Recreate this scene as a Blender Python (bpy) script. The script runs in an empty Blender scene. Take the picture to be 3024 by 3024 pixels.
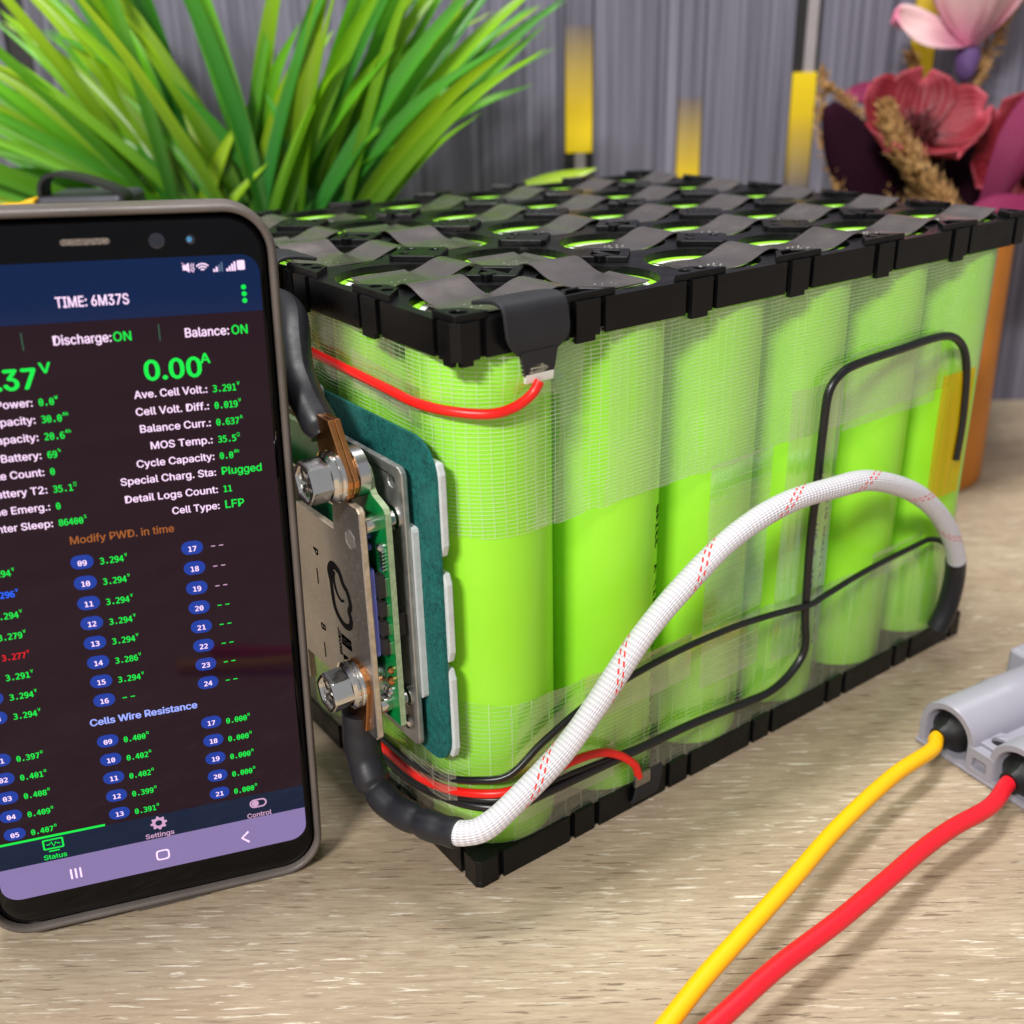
import bpy, math, random
from mathutils import Vector, Matrix, noise
from mathutils.geometry import tessellate_polygon

# ---------------------------------------------------------------- camera, world, lamps, exposure
scene = bpy.context.scene
S = 0.001                                            # everything below is written in millimetres
cam_d = bpy.data.cameras.new('camera')
cam = bpy.data.objects.new('camera', cam_d)
scene.collection.objects.link(cam)
scene.camera = cam
right = Vector((0.80778048, -0.58906382, -0.02223754))
up = Vector((0.25336477, 0.31288194, 0.91537489))
fwd = Vector((0.5322565, 0.74505618, -0.40198794))
cam_m = Matrix((right, up, -fwd)).transposed().to_4x4()
cam_m.translation = Vector((-112.746, -176.426, 196.884)) * S
cam.matrix_world = cam_m
cam_d.sensor_width = 36.0
cam_d.lens = 36.0 * 3133.29 / 3024.0
cam_d.clip_start = 0.005
cam_d.clip_end = 50.0
cam_d.dof.use_dof = True
cam_d.dof.focus_distance = 0.255
cam_d.dof.aperture_fstop = 13.0

world = bpy.data.worlds.new('World')
scene.world = world
world.use_nodes = True
world.node_tree.nodes['Background'].inputs[0].default_value = (0.93, 0.95, 1.0, 1)
world.node_tree.nodes['Background'].inputs[1].default_value = 0.33


def area(name, loc, target, size, power, color):
    d = bpy.data.lights.new(name, 'AREA')
    d.shape = 'RECTANGLE'; d.size = size[0]; d.size_y = size[1]
    d.energy = power; d.color = color
    o = bpy.data.objects.new(name, d)
    scene.collection.objects.link(o)
    o.location = Vector(loc)
    o.rotation_euler = (Vector(target) - Vector(loc)).to_track_quat('-Z', 'Y').to_euler()
    return o


area('ceiling_lamp', (0.12, 0.26, 1.75), (0.10, 0.02, 0.0), (0.9, 0.30), 25.0, (1.0, 0.985, 0.96))
area('front_lamp', (-1.08, -0.62, 1.08), (0.06, 0.02, 0.06), (0.34, 0.12), 23.5, (1.0, 0.97, 0.92))

vs = scene.view_settings
vs.view_transform = 'Standard'; vs.look = 'None'; vs.exposure = 0.2; vs.gamma = 1.0
vs.use_curve_mapping = False
cy = scene.cycles
cy.use_denoising = True
cy.max_bounces = 10; cy.transparent_max_bounces = 24; cy.diffuse_bounces = 4
cy.glossy_bounces = 4; cy.transmission_bounces = 6
cy.sample_clamp_indirect = 6.0
cy.caustics_reflective = False; cy.caustics_refractive = False

# ---------------------------------------------------------------- node helpers and materials


def lin(c):
    return tuple((x / 255.0 / 12.92) if x / 255.0 <= 0.04045 else ((x / 255.0 + 0.055) / 1.055) ** 2.4 for x in c)


class NT:
    def __init__(self, name):
        self.m = bpy.data.materials.new(name)
        self.m.use_nodes = True
        self.t = self.m.node_tree
        self.b = self.t.nodes['Principled BSDF']
        self.out = self.t.nodes['Material Output']

    def n(self, typ, **kw):
        nd = self.t.nodes.new(typ)
        for k, v in kw.items():
            setattr(nd, k, v)
        return nd

    def put(self, sock, v):
        if isinstance(v, bpy.types.NodeSocket):
            self.t.links.new(v, sock)
        elif isinstance(v, (tuple, list)) and len(v) == 3 and sock.type == 'RGBA':
            sock.default_value = (*v, 1)
        else:
            sock.default_value = v

    def math(self, op, a, b=0.0, c=None):
        nd = self.n('ShaderNodeMath', operation=op)
        self.put(nd.inputs[0], a); self.put(nd.inputs[1], b)
        if c is not None:
            self.put(nd.inputs[2], c)
        return nd.outputs[0]

    def mix(self, f, a, b):
        nd = self.n('ShaderNodeMix', data_type='RGBA')
        self.put(nd.inputs[0], f); self.put(nd.inputs[6], a); self.put(nd.inputs[7], b)
        return nd.outputs[2]

    def ramp(self, v, lo, hi, a=0.0, b=1.0):
        nd = self.n('ShaderNodeMapRange', clamp=True)
        self.put(nd.inputs[0], v)
        for i, x in enumerate((lo, hi, a, b)):
            nd.inputs[i + 1].default_value = x
        return nd.outputs[0]

    def coords(self, kind='Object', scale=(1, 1, 1), rot=(0, 0, 0), loc=(0, 0, 0)):
        tc = self.n('ShaderNodeTexCoord')
        src = tc.outputs[kind]
        if any(rot):                                     # turn first, then stretch
            mr = self.n('ShaderNodeMapping')
            self.t.links.new(src, mr.inputs[0])
            mr.inputs['Rotation'].default_value = rot
            src = mr.outputs[0]
        mp = self.n('ShaderNodeMapping')
        self.t.links.new(src, mp.inputs[0])
        mp.inputs['Location'].default_value = loc
        mp.inputs['Scale'].default_value = scale
        return mp.outputs[0]

    def noise(self, co, scale, detail=3.0, rough=0.5, dist=0.0):
        nd = self.n('ShaderNodeTexNoise')
        self.put(nd.inputs['Vector'], co)
        nd.inputs['Scale'].default_value = scale
        nd.inputs['Detail'].default_value = detail
        nd.inputs['Roughness'].default_value = rough
        nd.inputs['Distortion'].default_value = dist
        return nd.outputs[0]

    def sep(self, co):
        nd = self.n('ShaderNodeSeparateXYZ')
        self.put(nd.inputs[0], co)
        return nd.outputs

    def bump(self, h, strength, dist):
        nd = self.n('ShaderNodeBump')
        self.put(nd.inputs['Height'], h)
        nd.inputs['Strength'].default_value = strength
        nd.inputs['Distance'].default_value = dist
        self.t.links.new(nd.outputs[0], self.b.inputs['Normal'])
        return nd.outputs[0]

    def base(self, color=None, rough=None, metal=None, spec=None, coat=None):
        i = self.b.inputs
        if color is not None: self.put(i['Base Color'], color)
        if rough is not None: self.put(i['Roughness'], rough)
        if metal is not None: self.put(i['Metallic'], metal)
        if spec is not None: self.put(i['Specular IOR Level'], spec)
        if coat is not None: self.put(i['Coat Weight'], coat)
        return self


def plain(name, rgb, rough=0.5, metal=0.0, spec=0.5, var=0.0, vscale=60.0, bump=0.0, bscale=900.0, rvar=0.0):
    """plain surface with a little procedural unevenness"""
    t = NT(name)
    c = lin(rgb)
    co = t.coords('Object')
    if var > 0:
        nz = t.noise(co, vscale, 4, 0.6)
        col = t.mix(t.ramp(nz, 0.3, 0.7), tuple(x * (1 - var) for x in c), tuple(min(1, x * (1 + var)) for x in c))
    else:
        col = c
    r = rough
    if rvar > 0:
        r = t.ramp(t.noise(co, vscale * 2.3, 3), 0.3, 0.7, max(0.02, rough - rvar), min(1, rough + rvar))
    t.base(col, r, metal, spec)
    if bump > 0:
        t.bump(t.noise(co, bscale, 3, 0.6), bump, 0.0003)
    return t.m


M = {}


def make_materials():
    # --- table laminate: pale limed oak, grain along the back wall
    t = NT('oak_laminate')
    rot = (0, 0, math.radians(36.0))
    co = t.coords('Object', rot=rot)
    big = t.noise(t.coords('Object', rot=rot, scale=(4, 30, 1)), 1.0, 3, 0.55)
    mid = t.noise(t.coords('Object', rot=rot, scale=(40, 420, 1)), 1.0, 5, 0.66, 0.4)
    fine = t.noise(t.coords('Object', rot=rot, scale=(90, 1000, 1)), 1.0, 5, 0.7, 0.1)
    lime = t.noise(t.coords('Object', rot=rot, scale=(80, 950, 1), loc=(3, 7, 0)), 1.0, 4, 0.6, 0.2)
    pore = t.noise(t.coords('Object', rot=rot, scale=(75, 1050, 1), loc=(9, 1, 0)), 1.0, 4, 0.6, 0.2)
    zone = t.noise(t.coords('Object', rot=rot, scale=(9, 45, 1), loc=(1, 5, 0)), 1.0, 3, 0.5)
    c = t.mix(t.ramp(big, 0.35, 0.68), lin((163, 145, 122)), lin((187, 171, 147)))
    c = t.mix(t.ramp(mid, 0.42, 0.66, 0, 0.55), c, lin((152, 132, 110)))
    c = t.mix(t.ramp(fine, 0.44, 0.62, 0, 0.40), c, lin((124, 103, 83)))
    pk = t.math('MULTIPLY', t.ramp(pore, 0.60, 0.625), t.ramp(zone, 0.40, 0.6, 0.25, 0.85))
    c = t.mix(pk, c, lin((100, 82, 66)))
    lk = t.math('MULTIPLY', t.ramp(lime, 0.60, 0.63), t.ramp(zone, 0.62, 0.40, 0.15, 0.75))
    c = t.mix(lk, c, lin((226, 217, 201)))
    t.base(c, t.ramp(mid, 0.3, 0.7, 0.42, 0.58), 0, 0.35)
    h = t.math('ADD', t.math('MULTIPLY', fine, 0.5), t.math('MULTIPLY', pk, -0.8))
    t.bump(h, 0.35, 0.0002)
    M['table'] = t.m

    # --- wall paper with vertical grey streaks
    t = NT('streaked_wall')
    a = t.noise(t.coords('Object', scale=(420, 420, 5)), 1.0, 4, 0.6)
    b = t.noise(t.coords('Object', scale=(90, 90, 2)), 1.0, 3, 0.5)
    f = t.math('ADD', t.math('MULTIPLY', a, 0.62), t.math('MULTIPLY', b, 0.38))
    c = t.mix(t.ramp(f, 0.36, 0.64), lin((76, 74, 88)), lin((142, 140, 158)))
    t.base(c, 0.62, 0, 0.3)
    t.bump(a, 0.25, 0.0004)
    M['wall'] = t.m
    M['groove'] = plain('dark_wall_groove', (38, 34, 38), 0.6, var=0.2)
    M['pale_line'] = plain('pale_wall_line', (168, 160, 164), 0.5, var=0.1)

    # --- yellow printed strips, fading into the grey at one end (UV y: 0 = full yellow, 1 = grey)
    t = NT('yellow_print')
    uvn = t.n('ShaderNodeUVMap')
    s = t.sep(uvn.outputs[0])
    streak = t.noise(t.coords('Object', scale=(420, 420, 5)), 1.0, 4, 0.6)
    g = t.mix(t.ramp(streak, 0.36, 0.64), lin((92, 84, 88)), lin((140, 130, 132)))
    y = t.mix(t.ramp(s[1], 0.0, 0.5), lin((255, 222, 36)), lin((232, 196, 44)))
    c = t.mix(t.ramp(s[1], 0.35, 1.0), y, g)
    t.base(c, 0.5, 0, 0.3)
    M['yellow_print'] = t.m

    # --- cell sleeve
    t = NT('lime_sleeve')
    co = t.coords('Object')
    nz = t.noise(co, 22, 3)
    c = t.mix(t.ramp(nz, 0.35, 0.65), lin((154, 232, 50)), lin((164, 241, 62)))
    t.base(c, 0.33, 0, 0.42)
    t.bump(t.noise(t.coords('Object', scale=(1, 1, .12)), 240, 3), 0.12, 0.0004)
    M['lime'] = t.m
    M['white_ring'] = plain('white_insulator', (228, 232, 228), 0.45, var=0.06)
    M['cap_steel'] = plain('cell_cap_steel', (170, 166, 160), 0.35, 1.0, var=0.15)
    M['holder'] = plain('black_abs', (10, 10, 12), 0.36, 0, 0.26, var=0.35, vscale=70, bump=0.10, bscale=700, rvar=0.12)
    M['nickel'] = plain('nickel_strip', (160, 153, 147), 0.24, 0.9, 0.5, var=0.10, vscale=50, rvar=0.06, bump=0.04, bscale=200)
    M['weld'] = plain('weld_spot', (205, 204, 200), 0.3, 0.9, var=0.3, vscale=900)
    M['shrink'] = plain('black_heat_shrink', (29, 29, 35), 0.46, 0, 0.45, var=0.15, vscale=90, bump=0.25, bscale=260, rvar=0.08)
    M['tab'] = plain('matte_black_tab', (36, 36, 41), 0.62, 0, 0.35, var=0.12, vscale=120, bump=0.2, bscale=500)
    M['wire_black'] = plain('black_wire', (20, 20, 22), 0.34, 0, 0.5, var=0.1, vscale=150)
    M['wire_red'] = plain('red_wire', (232, 26, 18), 0.36, 0, 0.5, var=0.05)
    M['cable_red'] = plain('red_cable', (222, 24, 40), 0.42, 0, 0.45, var=0.06, vscale=40, bump=0.1, bscale=1200)
    M['cable_yellow'] = plain('yellow_cable', (250, 186, 8), 0.40, 0, 0.45, var=0.05, vscale=40, bump=0.1, bscale=1200)
    M['teal'] = None
    t = NT('teal_fish_paper')
    co = t.coords('Object')
    f1 = t.noise(co, 620, 6, 0.75, 1.2)
    f2 = t.noise(co, 60, 3)
    c = t.mix(t.ramp(f1, 0.36, 0.64), lin((6, 62, 62)), lin((26, 112, 106)))
    c = t.mix(t.ramp(f2, 0.5, 0.75, 0, 0.25), c, lin((70, 140, 132)))
    t.base(c, 0.72, 0, 0.3)
    t.bump(f1, 0.5, 0.0003)
    M['teal'] = t.m
    M['foam'] = plain('white_foam', (196, 202, 204), 0.8, 0, 0.2, var=0.06, vscale=300, bump=0.5, bscale=700)
    M['steel'] = plain('zinc_steel', (186, 184, 182), 0.42, 0.85, var=0.16, vscale=150, rvar=0.12, bump=0.12, bscale=900)
    t = NT('brushed_cover_plate')
    co = t.coords('Object')
    sp = t.noise(co, 1500, 2, 0.6)
    c = t.mix(t.ramp(t.noise(co, 40, 3), 0.3, 0.7), lin((150, 146, 146)), lin((172, 168, 166)))
    c = t.mix(t.ramp(sp, 0.64, 0.72), c, lin((215, 212, 208)))
    t.base(c, t.ramp(sp, 0.3, 0.7, 0.30, 0.44), 0.92, 0.5)
    t.bump(sp, 0.14, 0.0002)
    M['cover'] = t.m
    M['plate_edge'] = plain('plate_cut_edge', (196, 180, 160), 0.5, 0.55, var=0.2, vscale=500, bump=0.3, bscale=800)
    M['chrome'] = plain('polished_bolt', (222, 220, 216), 0.14, 1.0, var=0.08, rvar=0.05)
    M['copper'] = plain('copper_lug', (200, 138, 86), 0.26, 1.0, var=0.15, vscale=160)
    M['pcb'] = plain('green_pcb', (4, 112, 52), 0.32, 0, 0.5, var=0.3, vscale=260)
    M['pcb_edge'] = plain('pcb_edge', (150, 168, 132), 0.55, 0, 0.4, var=0.22, vscale=700, bump=0.3)
    M['chip'] = plain('chip_epoxy', (40, 36, 36), 0.5, 0, 0.4, var=0.2, vscale=300)
    M['blue_pad'] = plain('blue_thermal_pad', (128, 138, 238), 0.75, 0, 0.2, var=0.06, vscale=400, bump=0.3)
    M['solder'] = plain('solder', (205, 205, 208), 0.25, 1.0, var=0.1)
    M['ink'] = plain('black_ink', (12, 11, 12), 0.8, 0, 0.08)
    M['kapton'] = None
    t = NT('amber_tape')
    tr = t.n('ShaderNodeBsdfTransparent'); tr.inputs[0].default_value = (*lin((255, 222, 80)), 1)
    co = t.coords('Object', scale=(700, 700, 20))
    wr = t.noise(co, 1.0, 3)
    t.base(lin((244, 176, 10)), 0.18, 0, 0.6)
    t.bump(wr, 0.6, 0.0005)
    mx = t.n('ShaderNodeMixShader')
    t.put(mx.inputs[0], t.ramp(wr, 0.4, 0.75, 0.30, 0.62))
    t.t.links.new(tr.outputs[0], mx.inputs[1]); t.t.links.new(t.b.outputs[0], mx.inputs[2])
    t.t.links.new(mx.outputs[0], t.out.inputs[0])
    M['kapton'] = t.m

    # --- glass filament tape: UV in millimetres (x along the tape, y across)
    def tape(name, along, across, film, fibre):
        t = NT(name)
        uvn = t.n('ShaderNodeUVMap')
        s = t.sep(uvn.outputs[0])
        wob = t.noise(t.coords('Object'), 55, 3)
        wob2 = t.math('MULTIPLY', t.math('SUBTRACT', wob, 0.5), 0.9)

        def lines(x, pitch, width):
            ph = t.math('PINGPONG', t.math('ADD', x, wob2), pitch / 2)
            return t.ramp(ph, 0.0, width, 1.0, 0.0)
        l1 = lines(s[1], along[0], along[1])
        l2 = lines(s[0], across[0], across[1])
        rnd = t.noise(t.coords('Object'), 130, 3, 0.6)
        l1 = t.math('MULTIPLY', l1, t.ramp(rnd, 0.30, 0.62, 0.35, 1.0))
        l2 = t.math('MULTIPLY', l2, 0.8)
        fib = t.math('MAXIMUM', l1, l2)
        patch = t.ramp(t.noise(t.coords('Object'), 34, 3, 0.6), 0.40, 0.66, 0.5, 1.5)
        alpha = t.math('MINIMUM', t.math('ADD', t.math('MULTIPLY', fib, fibre), t.math('MULTIPLY', patch, film)), 0.95)
        t.base((0.84, 0.92, 0.76), t.ramp(fib, 0, 1, 0.16, 0.30), 0, 0.6)
        t.bump(t.math('ADD', fib, t.math('MULTIPLY', wob, 1.0)), 0.35, 0.0003)
        tr = t.n('ShaderNodeBsdfTransparent'); tr.inputs[0].default_value = (0.94, 0.96, 0.92, 1)
        gl = t.n('ShaderNodeBsdfGlossy'); gl.inputs['Roughness'].default_value = 0.16
        t.t.links.new(t.b.inputs['Normal'].links[0].from_socket, gl.inputs['Normal'])
        fr = t.n('ShaderNodeFresnel'); fr.inputs[0].default_value = 1.45
        t.t.links.new(t.b.inputs['Normal'].links[0].from_socket, fr.inputs['Normal'])
        m0 = t.n('ShaderNodeMixShader'); t.put(m0.inputs[0], t.math('MULTIPLY', fr.outputs[0], 0.28))
        t.t.links.new(tr.outputs[0], m0.inputs[1]); t.t.links.new(gl.outputs[0], m0.inputs[2])
        m1 = t.n('ShaderNodeMixShader'); t.put(m1.inputs[0], alpha)
        t.t.links.new(m0.outputs[0], m1.inputs[1]); t.t.links.new(t.b.outputs[0], m1.inputs[2])
        t.t.links.new(m1.outputs[0], t.out.inputs[0])
        return t.m
    M['tape'] = tape('filament_tape', (0.98, 0.17), (2.7, 0.15), 0.012, 0.54)
    M['tape_thin'] = tape('filament_tape_thin', (1.25, 0.17), (5.5, 0.24), 0.02, 0.40)
    M['tape_clear'] = tape('clear_tape', (2.6, 0.22), (9.0, 0.12), 0.045, 0.13)

    # --- braided sleeve, UV: x length in mm, y 0..1 round the cable
    t = NT('white_braid')
    uvn = t.n('ShaderNodeUVMap')
    s = t.sep(uvn.outputs[0])
    ang = t.math('MULTIPLY', s[1], 28.0)
    a = t.math('ADD', t.math('MULTIPLY', s[0], 0.8), ang)
    b = t.math('SUBTRACT', t.math('MULTIPLY', s[0], 0.8), ang)
    wv = t.math('MULTIPLY', t.math('SINE', t.math('MULTIPLY', a, 6.2832 / 2)), t.math('SINE', t.math('MULTIPLY', b, 6.2832 / 2)))
    fa = t.math('FRACT', t.math('ADD', t.math('DIVIDE', s[0], 33.0), s[1]))
    fb = t.math('FRACT', t.math('ADD', fa, 0.075))
    l1 = t.math('LESS_THAN', fa, 0.030); l2 = t.math('LESS_THAN', fb, 0.030)
    dash = t.math('GREATER_THAN', t.math('SINE', t.math('MULTIPLY', s[0], 2.9)), -0.25)
    red = t.math('MULTIPLY', t.math('MAXIMUM', l1, l2), dash)
    c = t.mix(t.ramp(wv, -0.6, 0.6), lin((198, 194, 206)), lin((232, 231, 234)))  # soft lavender shadows between the white strands, put into the colour
    c = t.mix(red, c, lin((232, 70, 66)))
    t.base(c, 0.55, 0, 0.35)
    t.bump(wv, 0.45, 0.0004)
    M['braid'] = t.m

    # --- phone
    M['case'] = plain('worn_grey_case', (96, 88, 84), 0.46, 0, 0.4, var=0.22, vscale=45, bump=0.25, bscale=400, rvar=0.12)
    M['glass_black'] = plain('black_glass', (4, 4, 6), 0.09, 0, 0.25, var=.3, vscale=60, rvar=.05)
    M['lens'] = plain('front_lens', (34, 34, 46), 0.1, 0, 0.7, var=0.3, vscale=300)
    M['grille'] = plain('speaker_mesh', (118, 108, 102), 0.5, 0.4, 0.5, var=0.4, vscale=1500, bump=0.8, bscale=1800)

    def screen(name, rgb, e=1.0, k=0.0):
        t = NT(name)
        c = lin(rgb)
        t.base(tuple(x * 0.05 for x in c), 0.06, 0, 0.25)
        t.put(t.b.inputs['Emission Color'], c)
        t.b.inputs['Emission Strength'].default_value = e
        return t.m
    M['s_blue'] = screen('screen_blue', (8, 33, 76), .8)
    M['s_body'] = screen('screen_maroon', (34, 13, 30), .75)
    M['s_tab'] = screen('screen_navy', (12, 30, 58), .8)
    M['s_nav'] = screen('screen_lilac', (138, 120, 172), .85)
    M['s_pill'] = screen('screen_pill', (22, 56, 150))
    M['s_white'] = screen('screen_text_white', (246, 214, 246), 1.05)
    M['s_green'] = screen('screen_text_green', (8, 224, 72), 1.0)
    M['s_line'] = screen('screen_line', (60, 110, 84), 0.7)
    M['s_brown'] = screen('screen_text_brown', (150, 84, 38))
    M['s_sky'] = screen('screen_text_sky', (150, 166, 250))
    M['s_text_blue'] = screen('screen_text_blue', (24, 100, 250))
    M['s_text_red'] = screen('screen_text_red', (214, 20, 34))
    M['s_dim'] = screen('screen_text_dim', (204, 160, 196), 0.9)
    M['s_grey'] = screen('screen_text_grey', (86, 104, 130), 0.9)

    # --- plants
    t = NT('grass_blade')
    uvn = t.n('ShaderNodeUVMap')
    s = t.sep(uvn.outputs[0])
    oi = t.n('ShaderNodeObjectInfo')
    veins = t.math('SINE', t.math('MULTIPLY', s[0], 46.0))
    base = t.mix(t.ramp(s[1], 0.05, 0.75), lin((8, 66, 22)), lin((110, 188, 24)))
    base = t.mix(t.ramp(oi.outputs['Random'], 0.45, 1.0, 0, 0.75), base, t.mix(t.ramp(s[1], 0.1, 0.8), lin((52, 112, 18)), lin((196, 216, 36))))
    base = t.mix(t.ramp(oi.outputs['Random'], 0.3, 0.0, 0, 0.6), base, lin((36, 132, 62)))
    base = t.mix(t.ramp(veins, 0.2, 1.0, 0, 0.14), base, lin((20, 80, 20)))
    t.base(base, 0.34, 0, 0.5)
    t.put(t.b.inputs['Subsurface Weight'], 0.0)
    tl = t.n('ShaderNodeBsdfTranslucent'); t.put(tl.inputs[0], base)
    mx = t.n('ShaderNodeMixShader'); mx.inputs[0].default_value = 0.22
    t.t.links.new(t.b.outputs[0], mx.inputs[1]); t.t.links.new(tl.outputs[0], mx.inputs[2])
    t.t.links.new(mx.outputs[0], t.out.inputs[0])
    M['blade'] = t.m

    def petal(name, inner, mid, edge, vein=0.15, freq=60.0, rough=0.5, spec=0.35):
        t = NT(name)
        uvn = t.n('ShaderNodeUVMap')
        s = t.sep(uvn.outputs[0])
        c = t.mix(t.ramp(s[1], 0.0, 0.55), lin(inner), lin(mid))
        ed = t.ramp(s[1], 0.86, 1.0)
        c = t.mix(ed, c, lin(edge))
        v = t.math('SINE', t.math('ADD', t.math('MULTIPLY', s[0], freq), t.math('MULTIPLY', t.noise(t.coords('Object'), 60, 3), 8.0)))
        c = t.mix(t.ramp(v, 0.0, 1.0, 0, vein), c, lin(inner))
        t.base(c, rough, 0, spec)
        t.bump(v, 0.35, 0.0005)
        return t.m
    M['petal_red'] = petal('red_petal', (70, 10, 18), (128, 28, 40), (196, 82, 98))
    M['petal_pink'] = petal('pink_petal', (206, 120, 160), (222, 190, 190), (248, 140, 180), 0.12, 24)
    M['leaf_magenta'] = petal('magenta_leaf', (88, 16, 50), (124, 30, 72), (146, 50, 92), 0.7, 90, .6, .2)
    M['leaf_dark'] = petal('burgundy_leaf', (24, 4, 15), (32, 7, 21), (42, 9, 26), 0.2, 60, .85, .08)
    M['stamen'] = plain('dark_stamen', (74, 14, 18), 0.6, 0, 0.3, var=0.5, vscale=400)
    M['calyx'] = plain('violet_calyx', (112, 84, 140), 0.6, 0, 0.3, var=0.3, vscale=200)
    t = NT('dry_spikelet')
    nz = t.noise(t.coords('Object'), 260, 4, 0.7)
    t.base(t.mix(t.ramp(nz, 0.35, 0.65), lin((140, 96, 52)), lin((216, 178, 124))), 0.75, 0, 0.2)
    M['plume'] = t.m
    M['stem'] = plain('dry_stem', (96, 70, 44), 0.7, var=0.2)
    M['kraft'] = plain('ochre_pot', (196, 120, 34), 0.55, 0, 0.35, var=0.1, vscale=30)
    M['plant_pot'] = plain('dark_plant_pot', (50, 48, 50), 0.6, var=0.1)
    M['soil'] = plain('moss', (32, 48, 24), 0.9, var=0.4, vscale=200)
    M['grey_abs'] = plain('grey_connector', (150, 148, 160), 0.36, 0, 0.45, var=0.04, vscale=60, bump=0.06, bscale=900)
    M['rubber'] = plain('black_rubber', (18, 18, 20), 0.5, 0, 0.4, var=0.15)
    M['tool_yellow'] = plain('yellow_plastic', (250, 190, 12), 0.4, var=0.04)
    M['tool_black'] = plain('charcoal_plastic', (52, 52, 62), 0.5, var=0.15)
    M['strap'] = plain('black_strap', (24, 22, 28), 0.5, var=0.3, vscale=300, bump=0.3)


make_materials()

# ---------------------------------------------------------------- mesh helpers


def catmull(pts, n=8):
    P = [Vector(p) for p in pts]
    P = [P[0] * 2 - P[1]] + P + [P[-1] * 2 - P[-2]]
    out = []
    for i in range(1, len(P) - 2):
        for k in range(n):
            t = k / n
            a, b, c, d = P[i - 1], P[i], P[i + 1], P[i + 2]
            out.append(0.5 * ((2 * b) + (c - a) * t + (2 * a - 5 * b + 4 * c - d) * t * t + (3 * b - a - 3 * c + d) * t ** 3))
    out.append(P[-2])
    return out


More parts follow.
